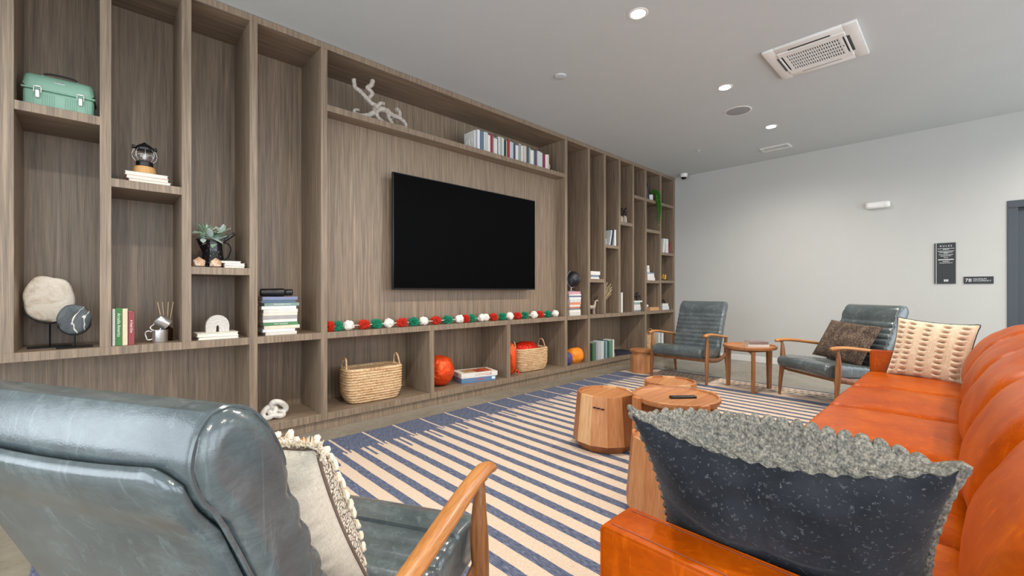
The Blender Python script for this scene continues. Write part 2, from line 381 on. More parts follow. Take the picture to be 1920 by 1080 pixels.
# ------------------------------------------------------------------ ceiling fittings
M['lamp'] = emit('lamp_lens', 'fff1dc', 30)
def downlight(x, y, label, power=112):
    th = thing('recessed_downlight', label, 'ceiling light', (x, y, CEIL), group='recessed downlights in the ceiling')
    MB().lathe([(.064, -.004), (.07, -.001), (.07, .001), (.05, .001), (.05, -.003), (.064, -.004)], 28).build('trim_ring', 'white', th)
    MB().lathe([(.0, -.0035), (.05, -.0035), (.05, -.0005), (0, -.0005)], 28).build('lens', 'lamp', th)
    l = bpy.data.lights.new('downlight_beam', 'SPOT'); l.energy = power; l.spot_size = R(162); l.spot_blend = .85; l.shadow_soft_size = .05; l.color = (1, .94, .85)
    o = bpy.data.objects.new('downlight_beam', l); COL.objects.link(o); o.parent = th; o.location = (0, 0, -.02)
for x, lb in ((2.778, 'bright round downlight nearest to the camera, above the television'), (4.394, 'middle lit downlight, between the air conditioner and the bookcase'), (5.845, 'farthest lit downlight, between the round speaker and the small vent'),
              (1.2, 'round downlight in the ceiling above the near end of the rug'), (-.4, 'round downlight in the ceiling above the nearest grey chair')): downlight(x, 1.60, lb)
for i, x in enumerate((-.4, 2.0, 4.4, 6.4)): downlight(x, -1.35, '%s round downlight from the left end in the row behind the sofa' % ORD[i + 1])
th = thing('ceiling_speaker', 'round grey flush speaker grille in the ceiling between two downlights', 'speaker', (5.075, 1.712, CEIL))
MB().lathe([(.128, -.004), (.136, -.001), (.136, .001), (.12, .001), (.12, -.004), (.128, -.004)], 36).build('rim', 'white', th)
MB().lathe([(0, -.006), (.06, -.0055), (.12, -.003), (.12, .0)], 36).build('grille', plain('speaker_mesh', '9a9b9c', .8, var=.15, scale=900, bump=.3), th)
tag(MB().lathe([(0, -.014), (.04, -.013), (.05, -.010), (.054, 0)], 28).build('smoke_detector', 'ceil', loc=(3.073, 2.557, CEIL)), 'small round white smoke detector on the ceiling above the bookcase', 'smoke detector')
th = thing('fire_sprinkler', 'tiny white concealed sprinkler disc near the far ceiling corner', 'sprinkler', (6.108, 2.584, CEIL))
MB().lathe([(0, -.006), (.03, -.005), (.038, 0)], 20).build('cover_plate', 'ceil', th); MB().lathe([(0, -.028), (.012, -.026), (.012, -.006)], 12).build('head', 'metal', th)
th = thing('security_camera', 'small white dome camera hanging where ceiling, bookcase and end wall meet', 'camera', (7.166, 3.274, CEIL))
MB().lathe([(.062, 0), (.062, -.02), (.058, -.045), (.048, -.058), (.044, -.058), (.044, 0)], 24).build('housing', 'white', th)
MB().lathe([(.046, -.05), (.042, -.068), (.03, -.084), (.014, -.092), (0, -.094)], 24).build('dome', plain('dome_black', '101114', .08), th)
def slotted(name, x0, x1, y0, y1, nx, ny, sw, sl, z0, z1, mat, parent):
    """a plate with nx by ny real slots"""
    b = MB(); px, py = (x1 - x0) / nx, (y1 - y0) / ny
    for i in range(nx + 1):
        a0 = x0 if i == 0 else x0 + i * px - (px - sw) / 2; a1 = x1 if i == nx else x0 + i * px + (px - sw) / 2
        b.box(a0, a1, y0, y1, z0, z1)
    for j in range(ny + 1):
        c0 = y0 if j == 0 else y0 + j * py - (py - sl) / 2; c1 = y1 if j == ny else y0 + j * py + (py - sl) / 2
        b.box(x0, x1, c0, c1, z0 + .0005, z1 - .0005)
    return b.build(name, mat, parent, 0)
AX, AY = 4.27, .845
th = thing('air_conditioner', 'square white ceiling cassette air conditioner with a slotted grille', 'air conditioner', (AX, AY, CEIL))
hs = .31
fb = MB()
for a in ((-hs, hs, -hs, -.225), (-hs, hs, .225, hs), (-hs, -.225, -.225, .225), (.225, hs, -.225, .225)): fb.bbox(a[0], a[1], a[2], a[3], -.022, 0, .004, 2)
fb.build('frame', 'white', th)
MB().box(-.24, .24, -.24, .24, -.008, -.001).build('dark_interior', 'black', th, 0)
MB().bbox(-.155, .155, -.2, -.175, -.03, -.012, .003, 1).bbox(-.155, .155, .175, .2, -.03, -.012, .003, 1).bbox(-.225, -.155, -.225, .225, -.03, -.01, .004, 1).bbox(.155, .225, -.225, .225, -.03, -.01, .004, 1).build('inner_frame', 'white', th)
slotted('grille', -.155, .155, -.175, .175, 5, 22, .052, .0095, -.03, -.018, M['white'], th)
for s_ in (-1, 1):
    MB().bbox(-.15, .15, s_ * .218 - .006, s_ * .218 + .006, -.034, -.022, .002, 1).build('louvre', 'white', th)
    for q in (-1, 1):
        pass
    MB().box(s_ * .235 - .008, s_ * .235 + .008, -.14, .14, -.0245, -.021).build('air_slot', 'black', th, 0)
    MB().box(-.14, .14, s_ * .235 - .008, s_ * .235 + .008, -.0245, -.021).build('air_slot', 'black', th, 0)
MB().box(-.02, .0, -.192, -.186, -.0315, -.0295).build('badge', 'darkgrey', th, 0)
th = thing('air_vent', 'small rectangular louvred vent in the ceiling near the end wall', 'vent', (6.742, 1.79, CEIL))
vb = MB()
for a in ((-.1, .1, -.175, -.145), (-.1, .1, .145, .175), (-.1, -.07, -.145, .145), (.07, .1, -.145, .145)): vb.bbox(a[0], a[1], a[2], a[3], -.012, 0, .003, 1)
vb.build('frame', 'white', th); MB().box(-.08, .08, -.15, .15, -.002, -.0005).build('duct', plain('duct_dark', '33312e', .8), th, 0)
for i in range(13):
    sl = MB().box(-.07, .07, -.0014, .0014, -.006, .006).build('slat', 'white', th, 0, loc=(0, -.132 + i * .022, -.007), rot=(R(25), 0, 0))

# ------------------------------------------------------------------ end-wall fittings
th = thing('emergency_light', 'oval white emergency light mounted high on the end wall', 'emergency light', (XF, .77, 2.205))
MB().soft((-.03, 0, 0), .035, .125, .045, .033, 8).build('housing', 'white', th)
for s_ in (-1, 1): MB().lathe([(0, .012), (.02, .01), (.027, 0)], 16).build('lamp_head', 'white', th, loc=(-.058, s_ * .082, -.004), rot=(0, R(-90), 0))
def wall_text(s, size, th, y, z, x=-.0125, sx=1): return text(s, size, 'lettering', th, (x, y, z), (R(90), 0, R(-90)), sx=sx)
th = thing('rules_sign', 'tall dark grey rules sign on the end wall', 'sign', (XF, .155, 1.425))
MB().bbox(-.012, 0, -.09, .09, -.243, .243, .002, 1).build('panel', 'darkgrey', th)
MB().box(-.0135, -.011, .073, .077, -.243, .243).build('light_stripe', 'lettering', th, 0)
wall_text('R U L E S', .027, th, -.008, .205, sx=.98)
for z_, w_ in ((.175, .14), (.165, .05), (.145, .14), (.13, .11), (.121, .035), (.104, .12), (.087, .09), (.067, .036), (.047, .13), (.04, .13), (.022, .055), (.005, .11)):
    b = MB(); y = w_ / 2
    while y > -w_ / 2:                           # words too fine to read in the photograph: small bars of print
        l = random.uniform(.007, .016); b.box(-.0132, -.0115, max(y - l, -w_ / 2) - .008, y - .008, z_ - .0026, z_ + .0026); y -= l + .0025
    b.build('text_line', 'lettering', th, 0)
lg = MB()
for i in range(3):
    for j in range(2): lg.box(-.0132, -.0115, -.028 + i * .0135, -.018 + i * .0135, -.218 + j * .014, -.207 + j * .014)
lg.build('logo', 'lettering', th, 0)
th = thing('occupancy_sign', 'small dark grey maximum occupancy sign beside the door frame', 'sign', (XF, -.117, 1.220))
MB().bbox(-.010, 0, -.117, .117, -.041, .041, .002, 1).build('panel', 'darkgrey', th)
wall_text('78', .052, th, .080, -.002, -.0105, 1.05); 
text('MAXIMUM\nOCCUPANCY', .0205, 'lettering', th, (-.0105, .043, .002), (R(90), 0, R(-90)), align='LEFT', sx=1.12)

# ------------------------------------------------------------------ television
th = thing('television', 'large black wall-mounted flat television, screen off', 'television', (2.846, 3.53, 1.637))
tw, thh = .927, .528
MB().bbox(-tw, tw, 0, .03, -thh, thh, .003, 2).build('bezel', 'black', th)
MB().box(-tw + .008, tw - .008, -.0015, .001, -thh + .016, thh - .008).build('screen', 'screen', th, 0)
MB().bbox(-.6, .6, .03, .055, -.35, .2, .008, 2).build('rear_housing', 'black', th); MB().box(-.25, .25, .055, .1145, -.2, .2).build('wall_bracket', 'blackmetal', th, 0)
MB().box(-.022, .022, -.002, .006, -thh - .004, -thh + .004).build('logo_tab', 'darkgrey', th, 0)

# ------------------------------------------------------------------ rug
def rug_material():
    t = NT('striped_flatweave'); p = t.pos('World'); m = t.math
    s = t.n('ShaderNodeSeparateXYZ'); t.set(s.inputs[0], p); x, y = s.outputs[0], s.outputs[1]
    AND = lambda *a: a[0] if len(a) == 1 else m('MULTIPLY', a[0], AND(*a[1:]))
    OR = lambda *a: a[0] if len(a) == 1 else m('MAXIMUM', a[0], OR(*a[1:]))
    LT = lambda a, b: m('LESS_THAN', a, b); GT = lambda a, b: m('GREATER_THAN', a, b); NOT = lambda a: m('SUBTRACT', 1, a)
    jag = m('MULTIPLY', m('SUBTRACT', t.noise(t.mapping(p, (70, 2, 1)), 1, 2), .5), .10)
    wob = m('MULTIPLY', m('SUBTRACT', t.noise(t.mapping(p, (3, 7, 1)), 1, 3), .5), .010)
    xw = m('ADD', x, wob); yj = m('ADD', y, jag)
    PER = .2555
    dx = m('MULTIPLY', m('ABSOLUTE', m('SUBTRACT', m('FRACT', m('ADD', m('DIVIDE', m('SUBTRACT', xw, 1.49 - 20 * PER), PER), .5)), .5)), PER)
    field = OR(LT(dx, .0365), GT(dx, PER / 2 - .0365))
    tongue = AND(GT(dx, PER / 2 - .010), GT(yj, 2.70))
    notch = AND(GT(dx, .007), LT(dx, .020), GT(yj, 2.86))
    body = AND(field, NOT(tongue), NOT(notch))
    edge = AND(LT(dx, .0085))
    left = GT(yj, 2.905)
    cream = OR(AND(left, edge), AND(NOT(left), body))
    # patterned band across the far end
    def cell(per, off=0.0): return m('MULTIPLY', m('ABSOLUTE', m('SUBTRACT', m('FRACT', m('ADD', m('DIVIDE', y, per), 10 + off)), .5)), per)
    row = lambda c, h: LT(m('ABSOLUTE', m('SUBTRACT', xw, c)), h)
    dots = OR(AND(row(5.535, .017), LT(cell(.0625), .014)), AND(row(5.42, .017), LT(cell(.0625, .5), .014)))
    dia = LT(m('ADD', m('DIVIDE', m('ABSOLUTE', m('SUBTRACT', xw, 5.31)), .034), m('DIVIDE', m('SUBTRACT', .09, cell(.18)), .085)), .8)
    blue_band = OR(GT(xw, 5.61), AND(GT(xw, 4.985), LT(xw, 5.10)), dots, dia, AND(GT(xw, 5.235), LT(xw, 5.25)))
    far = GT(xw, 4.985)
    cream = OR(AND(NOT(far), cream), AND(far, NOT(blue_band)))
    cream = AND(cream, GT(xw, -.10))
    hb = t.noise(t.mapping(p, (330, 26, 1)), 1, 3, .7)
    hc = t.noise(t.mapping(p, (240, 60, 1)), 1, 3, .6)
    blue = t.ramp(hb, [(.32, '373d53'), (.5, '565d74'), (.66, '858995')])
    cr = t.ramp(hc, [(.3, 'bfa995'), (.6, 'd5c0ab')])
    t.bump(m('ADD', hb, t.noise(t.mapping(p, (60, 420, 1)), 1, 1)), .35, .004)
    return t.fin(t.mix(cream, blue, cr), .95, 0, .15)
M['rug'] = rug_material()
tag(MB().bbox(-2.92, 2.92, -1.51, 1.51, 0, .009, .003, 1).build('area_rug', 'rug', loc=(2.74, 1.71, .0005)), 'large flatwoven rug with slate-blue and cream stripes on the concrete floor', 'rug')
RZ = .0095

# ------------------------------------------------------------------ lounge chairs
def make_chair(label):
    """faces +x, origin on the floor between the legs"""
    c = thing('lounge_chair', label, 'chair')
    for s_ in (1, -1):
        MB().tube(spl([(.325, s_ * .345, 0), (.315, s_ * .343, .15), (.30, s_ * .340, .30), (.293, s_ * .338, .43), (.297, s_ * .339, .52), (.305, s_ * .34, .562)], 4), [.0125 + .0135 * min(1, i / 9) - (.012 * max(0, (i - 11) / 6) if i > 11 else 0) + (.010 if i > 18 else 0) for i in range(21)], 12).build('leg', 'walnut', c)
        MB().tube(spl([(-.335, s_ * .335, 0), (-.315, s_ * .335, .15), (-.295, s_ * .335, .30), (-.285, s_ * .336, .42), (-.282, s_ * .338, .502)], 4), [.012 + .011 * min(1, i / 8) - .006 * max(0, (i - 9) / 7) for i in range(17)], 12).build('leg', 'walnut', c)
        ap = spl([(.375, s_ * .342, .560), (.36, s_ * .342, .566), (.31, s_ * .342, .574), (.20, s_ * .345, .572), (.05, s_ * .348, .555), (-.12, s_ * .348, .532), (-.25, s_ * .342, .515), (-.315, s_ * .336, .505)], 4)
        n = len(ap); rr = [(.027 if i > 4 else .014 + .0033 * i) - (.008 * max(0, (i - n * .55) / (n * .45))) for i in range(n)]
        MB().tube(ap, rr, 14, flat=.62, up=(0, 0, 1)).build('armrest', 'walnut_x', c)
        MB().tube(spl([(.30, s_ * .325, .295), (.15, s_ * .325, .262), (-.05, s_ * .325, .245), (-.2, s_ * .325, .258), (-.29, s_ * .328, .30)], 4), .014, 10, flat=1.9, up=(0, 0, 1)).build('side_rail', 'walnut', c)
    for x_, z_ in ((.24, .272), (-.2, .26)): MB().bbox(x_ - .012, x_ + .012, -.325, .325, z_ - .022, z_ + .022, .005, 2).build('cross_rail', 'walnut', c)
    # seat: a thick front roll, then ribs towards the back
    pr = spl([(.20, .285), (.32, .292), (.378, .322), (.395, .365), (.375, .405), (.32, .422), (.235, .425)], 5)
    pr = [(p_.x, p_.y) for p_ in [Vector((q[0], q[1])) for q in pr]]
    x_ = .235; nr = 7; pitch = .058
    for k in range(nr):
        for u in (.04, .2, .4, .6, .8, .96):
            xx = .235 - (k + u) * pitch; zz = .418 - (.235 - xx) * .11
            pr.append((xx, zz + .013 * math.sin(math.pi * u) ** .6 - .006))
    xe = .235 - nr * pitch
    pr += [(xe - .03, .36), (xe - .03, .285), (xe + .05, .272)]
    MB().extr(pr, .305, .022, 4).build('seat_cushion', 'leather_g', c)
    # back: local s up along the back, d forward; reclined
    L = .70; rec = R(23); bx, bz = -.165, .292
    def tr(d, s_): return (bx + d * math.cos(rec) - s_ * math.sin(rec), bz + s_ * math.cos(rec) + d * math.sin(rec))
    fp = [(-.045, -.03), (.0, -.035), (.05, -.02)]
    nb = 9; s0 = .015; ph = .0572
    for k in range(nb):
        for u in (.04, .2, .4, .6, .8, .96): fp.append((.034 + .014 * math.sin(math.pi * u) ** .6, s0 + (k + u) * ph))
    e = s0 + nb * ph
    fp += [(.038, e + .005), (.050, e + .03), (.053, e + .07), (.048, e + .115), (.034, e + .155), (.010, e + .180), (-.018, e + .187), (-.045, e + .172), (-.066, e + .14), (-.070, e + .10), (-.062, e + .06), (-.055, e + .04)]
    fp += [(-.055, q) for q in (.4, .25, .1)]
    prof = [tr(d, s_) for d, s_ in fp]
    bk = MB().extr(prof, .298, .03, 5).build('back_cushion', 'leather_g', c)
    for s_ in (1, -1):                                   # welt round each side panel
        P_ = [Vector((a, 0, b)) for a, b in prof]; cx = Vector((sum(v.x for v in P_) / len(P_), 0, sum(v.z for v in P_) / len(P_)))
        ring = [tr(d, q) for d, q in [(.034, .0), (.034, .25), (.036, e), (.049, e + .05), (.046, e + .11), (.031, e + .153), (.007, e + .176), (-.020, e + .182), (-.045, e + .166), (-.064, e + .135), (-.066, e + .09), (-.058, e + .04), (-.053, .3), (-.05, .0)]]
        MB().tube(spl([(a, s_ * .281, b) for a, b in ring], 4), .0035, 6).build('welt', 'leather_g', bk)
    # plain rear panel with soft rounded top corners, its upper edge sagging a little
    g = MB(); nu, nv = 60, 60; W = .268
    top = lambda u: e + .145 - .10 * max(0, abs(u) - .86) ** 1.4 * 4 - .012 * (1 - u * u)
    for j in range(nv + 1):
        for i in range(nu + 1):
            u = -1 + 2 * i / nu; v = j / nv; s_ = -.02 + (top(u) + .02) * v
            ed = min((1 - abs(u)) * W, (1 - v) * .64, .018) / .018
            d = (-.0555 if s_ < e + .03 else -.0555 - .0125 * min(1, (s_ - e - .03) / .05)) - .010 * (1 - (1 - ed) ** 2) - .006 * math.cos(u * 1.5)
            a, b = tr(d, s_); g.v.append((a, u * W, b))
    g.f = [(j * (nu + 1) + i, j * (nu + 1) + i + 1, (j + 1) * (nu + 1) + i + 1, (j + 1) * (nu + 1) + i) for j in range(nv) for i in range(nu)]; g.mi = [0] * len(g.f)
    rp = g.build('rear_panel', 'leather_g', c, 60)
    so = rp.modifiers.new('thickness', 'SOLIDIFY'); so.thickness = .006; so.offset = 1
    return c
def place(o, x, y, deg): o.location = (x, y, RZ); o.rotation_euler = (0, 0, R(deg))
ch1 = make_chair('grey leather lounge chair seen from behind, nearest to the camera')
place(ch1, .37, 1.112, 28.8); ch1['group'] = 'grey leather lounge chairs'
ch2 = dup(ch1, 'empty grey leather lounge chair between the bookcase and the round side table', (5.40, 2.395, RZ), R(180), 'grey leather lounge chairs')
ch3 = dup(ch1, 'grey leather lounge chair holding a dark woven pillow behind the sofa arm', (5.25, .873, RZ), R(143), 'grey leather lounge chairs')

# ------------------------------------------------------------------ round side table, coffee table, drum stools
def round_tray(th, r, z, hgt, rim=.016):
    MB().lathe([(0, z - hgt), (r - .03, z - hgt), (r - .008, z - hgt + .008), (r, z - hgt * .5), (r, z - .004), (r - .004, z), (r - rim, z), (r - rim - .004, z - .012), (r - rim - .012, z - .016), (0, z - .016)], 56).build('tray_top', 'table_y', th)
st_ = thing('side_table', 'round wooden side table on three legs between two grey chairs', 'table', (5.25, 1.65, RZ))
round_tray(st_, .268, .487, .04)
for a in (86, 206, 322):
    d = Vector((math.cos(R(a)), math.sin(R(a)), 0)); q = Matrix.Rotation(R(a), 4, 'Z')
    lg = MB().prism([(.215, 0), (.250, 0), (.258, .44), (.205, .44)], -.017, .017, 'xz').xf(q); lg.build('leg', 'walnut', st_, 20)
    MB().box(.0, .22, -.014, .014, .405, .445).xf(q).build('apron_rail', 'walnut', st_, 0)
ct = thing('coffee_table', 'round wooden tray-top coffee table with a remote on it', 'table', (2.735, 1.305, RZ))
round_tray(ct, .272, .415, .042)
for a in (150, 240, 330, 60):
    q = Matrix.Rotation(R(a), 4, 'Z')
    MB().bbox(.262, .298, -.03, .03, 0, .415, .003, 1).xf(q).build('leg', STAVES[0], ct)
    MB().box(.0, .262, -.016, .016, .325, .372).xf(q).build('cross_rail', 'walnut', ct, 0)
def drum(name, label, x, y, rt, rb, h, deg, n=12, group='faceted wooden drum stools'):
    th = thing(name, label, 'stool', (x, y, RZ), R(deg), group)
    for i in range(n):
        a0, a1 = 2 * math.pi * i / n, 2 * math.pi * (i + 1) / n; b = MB()
        def P(r, a, z): return (r * math.cos(a), r * math.sin(a), z)
        ri = .86
        v = [P(rb * .99, a0, .055), P(rb * .99, a1, .055), P(rt, a1, h), P(rt, a0, h), P(rb * ri, a0, .055), P(rb * ri, a1, .055), P(rt * .92, a1, h), P(rt * .92, a0, h)]
        b.add(v, [(0, 1, 2, 3), (3, 2, 6, 7), (7, 6, 5, 4), (4, 5, 1, 0), (0, 3, 7, 4), (1, 5, 6, 2)])
        b.build('stave', STAVES[(i * 7 + int(x * 10)) % 5 if i % 3 else (i // 3 + 1) % 5], th, 0)
    MB().lathe([(rb * .80, 0), (rb * .84, .006), (rb * .985, .056), (rb * .5, .06)], n).build('chamfered_base', 'acacia_base', th, 0)
    MB().lathe([(0, h - .012), (rt * .93, h - .012), (rt * .93, h - .03), (0, h - .03)], n).build('seat_disc', 'table_y', th, 0)
    return th
d1 = drum('drum_stool', 'faceted wooden drum stool with a dark handle slot beside the coffee table', 2.612, 1.763, .196, .228, .378, 8)
vd = (Vector((0, 0)) - Vector((2.612, 1.763))).normalized()
hd = math.atan2(vd.y, vd.x) - R(8)
fa = (math.floor((hd - R(10)) / R(30)) + .5) * R(30)
hb = MB()
for k, (dy, dz, l) in enumerate(((-.032, .004, .022), (-.006, .001, .026), (.022, -.003, .024))): hb.bbox(-.002, .002, dy - l / 2, dy + l / 2, dz - .005, dz + .005, .0015, 1)
hb.build('handle_slot', plain('burnt_mark', '2a1208', .8), d1, 0, loc=((.2035) * math.cos(fa), (.2035) * math.sin(fa), .305), rot=(0, R(-5.5), fa))
drum('drum_stool', 'faceted wooden drum stool half hidden behind the black pillow', 2.035, .985, .196, .228, .385, 20)
drum('drum_stool', 'faceted wooden drum stool showing its top behind the coffee table', 3.26, 1.60, .196, .228, .385, 14)
ft = thing('drum_stool', 'small round wooden stool with a grooved neck beside the bookcase', 'stool', (5.30, 3.00, RZ), 0, 'faceted wooden drum stools')
MB().lathe([(.14, 0), (.148, .01), (.150, .12), (.146, .235), (.128, .242), (.125, .262)], 32).build('drum_body', STAVES[3], ft)
MB().lathe([(.118, .262), (.15, .268), (.156, .278), (.156, .296), (.150, .302), (0, .302)], 32).build('seat_disc', 'table_y', ft)
rm = thing('remote_control', 'slim black remote control lying on the coffee table', 'remote control', (2.735, 1.255, RZ + .3995), R(-40))
MB().bbox(-.085, .085, -.019, .019, 0, .014, .004, 2).build('body', 'black', rm)
for i in range(9):
    for j in (-.009, 0, .009): MB().bbox(-.07 + i * .016, -.061 + i * .016, j - .003, j + .003, .0135, .0155, .0008, 1).build('button', 'darkgrey', rm, 0)

# ------------------------------------------------------------------ sofa
SX0, SX1, SY0, SY1 = .786, 4.785, -.46, .545
sofa = thing('sofa', 'long cognac-orange leather sofa facing the bookcase', 'sofa', (2.785, .04, RZ))
ox, oy = 2.785, .04
AW = .114
for x0, x1 in ((SX0, SX0 + AW), (SX1 - AW, SX1)):
    arm = MB().bbox(x0 - ox, x1 - ox, SY0 - oy, SY1 - oy, .10, .592, .013, 4).build('arm', 'leather_o', sofa)
    for xs in (x0 + .004, x1 - .004):      # welts along the top edges and down the front
        MB().tube(spl([(xs - ox, SY0 - oy + .02, .5885), (xs - ox, 0, .5885), (xs - ox, SY1 - oy - .012, .5885)], 1) + [Vector((xs - ox, SY1 - oy - .006, .5865)), Vector((xs - ox, SY1 - oy - .003, .580)), Vector((xs - ox, SY1 - oy - .003, .3)), Vector((xs - ox, SY1 - oy - .003, .12))], .0036, 6).build('welt', 'leather_o', arm)
    for xs, dr_ in ((x0 + .0165, -1), (x1 - .0165, 1)):
        MB().tube([(xs - ox, SY0 - oy + .02, .5925), (xs - ox, SY1 - oy - .02, .5925)], .0016, 5).build('stitching', 'piping_o', arm)
MB().bbox(SX0 + AW - ox, SX1 - AW - ox, SY0 + .02 - oy, SY1 - .03 - oy, .10, .27, .02, 3).build('base', 'leather_o', sofa)
MB().bbox(SX0 + AW - ox, SX1 - AW - ox, SY0 - oy, SY0 + .13 - oy, .10, .66, .03, 4).build('back_frame', 'leather_o', sofa)
for x_ in (SX0 + .06, 2.0, 3.5, SX1 - .06):
    for y_ in (SY0 + .06, SY1 - .07): MB().lathe([(.018, 0), (.026, .10)], 14, (x_ - ox, y_ - oy, 0)).build('leg', 'walnut', sofa)
NC = 5; cw = (SX1 - SX0 - 2 * AW) / NC
for i in range(NC):
    cx = SX0 + AW + cw * (i + .5) - ox
    def crease(w_, u, i=i):
        n_ = noise.noise(Vector((w_.x * 2.2 + i * 9, w_.y * 9, i * 3.1))) * .006 + noise.noise(Vector((w_.x * 5 + i * 9, w_.y * 22, i))) * .003
        return Vector((w_.x, w_.y, w_.z + (n_ if u.z > .5 else 0)))
    sc_ = MB().soft((cx, (.02 + SY1 + .0) / 2 - .01 - oy, .345), cw / 2 - .002, (SY1 - .02) / 2 + .035, .077, .045, 16, (.004, .006, .018), crease).build('seat_cushion', 'leather_o', sofa, 60)
    def wr(w_, u, i=i):
        fold = noise.noise(Vector((w_.x * 3 + i * 7, w_.z * 7 - w_.x * 4, i * 2.3 + w_.y))) * .011 + noise.noise(Vector((w_.x * 7 + i * 7, w_.z * 18 - w_.x * 9, i))) * .005
        w_ = Vector((w_.x, w_.y + (fold if u.y > .3 else 0), w_.z + (fold * .7 if u.z > .5 else 0)))
        k_ = (w_.z + .235) / .47
        return Vector((w_.x, w_.y - .17 * k_ + .035 * math.sin(math.pi * min(1, max(0, k_))), w_.z))
    MB().soft((cx, -.125 - oy, .62), cw / 2 + .006, .125, .222, .115, 20, (.012, .040, .030), wr).build('back_cushion', 'leather_o', sofa, 60)

# ------------------------------------------------------------------ pillows
def pillow(root, wd, ht, th_, nu, nv, mats, front_fn=None, back_fn=None, pinch=.09, names=('front_cover', 'back_cover'), dip=0, lift=0):
    """centred on the root's origin: width along x, height along z, front towards -y"""
    for sgn, fn, nm, mt in ((-1, front_fn, names[0], mats[0]), (1, back_fn, names[1], mats[1])):
        b = MB()
        for j in range(nv + 1):
            for i in range(nu + 1):
                u, v = -1 + 2 * i / nu, -1 + 2 * j / nv
                x_ = wd / 2 * u * (1 - pinch * (1 - v * v)); z_ = ht / 2 * v * (1 - pinch * (1 - u * u)) - (dip * (1 - u * u) * max(0, v) ** 3)
                e = max(0, (1 - abs(u) ** 2.6) * (1 - abs(v) ** 2.6)) ** .62
                d = th_ / 2 * e
                r_ = fn(u, v, e) if fn else 0
                if sgn < 0 and lift:                      # the fuller front swells up over the top seam
                    vv = max(0, v); z_ += lift * (1 - u * u) * vv * vv * (1 - vv ** 12) + r_ * .8 * vv ** 2
                b.v.append((x_, sgn * (d + r_), z_))
        b.f = [(j * (nu + 1) + i, j * (nu + 1) + i + 1, (j + 1) * (nu + 1) + i + 1, (j + 1) * (nu + 1) + i) for j in range(nv) for i in range(nu)]; b.mi = [0] * len(b.f)
        b.build(nm, mt, root, 70)
def edge_pts(wd, ht, pinch, n, dip=0):
    out = []
    for k in range(4):
        for i in range(n):
            a = -1 + 2 * i / n
            u, v = ((a, -1), (1, a), (-a, 1), (-1, -a))[k]
            out.append(Vector((wd / 2 * u * (1 - pinch * (1 - v * v)), 0, ht / 2 * v * (1 - pinch * (1 - u * u)) - dip * (1 - u * u) * max(0, v) ** 3)))
    return out
def wrinkle(u, v, e, s=1.0): return e * (noise.noise(Vector((u * 2.2 + 5, v * 1.6, s))) * .012 + noise.noise(Vector((u * 1.5, v * 5.5, s + 4))) * .006)

# black pillow with a chunky grey knit front, propped on the near sofa arm
t = NT('black_felt'); p = t.pos()
fib = t.math('LESS_THAN', t.math('ABSOLUTE', t.math('SUBTRACT', t.noise(p, 150, 2, .5, 4), .5)), .018)
msk = t.math('GREATER_THAN', t.noise(p, 130, 2), .62)
M['felt'] = t.fin(t.mix(t.math('MULTIPLY', fib, msk), t.ramp(t.noise(p, 9, 4), [(.3, '1f2125'), (.7, '34363b')]), lin('7c7e82')), 1.0, 0, .05)
t.bump(t.noise(p, 400, 2), .2, .002)
t.b.inputs['Sheen Weight'].default_value = .08
t = NT('grey_knit'); p = t.pos()
f = t.math('ADD', t.math('MULTIPLY', t.noise(p, 130, 4, .7), .6), t.math('MULTIPLY', t.noise(t.mapping(p, (320, 320, 90)), 1, 2), .4)); t.bump(f, .5, .004)
M['knit'] = t.fin(t.ramp(f, [(.33, '403f3d'), (.48, '6b6861'), (.6, '938b7e'), (.72, 'b5aa99')]), .95, 0, .15)
bp = thing('throw_pillow', 'black pillow with a chunky grey knit front leaning over the near sofa arm', 'pillow', (.998, .268, RZ + .626), group='pillows on the seats')
bp.rotation_euler = (R(-33), R(0), R(99))
def knit_fn(u, v, e):
    a = (u * .5 + .5) * 21 + .3 * math.sin(v * 4) + v * 1.2; k = math.floor(a); fr = a - k
    b_ = (v * .5 + .5) * 17 + (fr - .5) * .9 + .37 * (k % 3); g = b_ - math.floor(b_)
    rope = math.sqrt(max(0, 1 - (2 * fr - 1) ** 2)) * (.35 + .65 * math.sqrt(max(0, 1 - (2 * g - 1) ** 2)))
    return min(1, e * 4) * .0155 * rope + wrinkle(u, v, e) * .8
def felt_fn(u, v, e): return wrinkle(u, v, e, 2) * 1.3 - .016 * math.exp(-((u - .02) / .05) ** 2) * e * max(0, v) - .006 * e * math.exp(-((v - .6) / .15) ** 2)
pillow(bp, .500, .50, .185, 260, 200, ('knit', 'felt'), knit_fn, felt_fn, .10, ('knit_front', 'felt_back'), .055, .115)
ep = edge_pts(.500, .50, .10, 26, .055)
for ph_, nm in ((0, 'knit_edging'), (1, 'knit_edging')):     # two strands twisted round the seam
    pts = []
    for i, q in enumerate(spl(ep, 3, True)):
        a = i * .62 + ph_ * math.pi; d = q.normalized(); pts.append(q + d * (.0055 * math.cos(a)) + Vector((0, -.006 + .0055 * math.sin(a), 0)))
    MB().tube(pts, .0068, 6, True).build(nm, 'knit', bp)

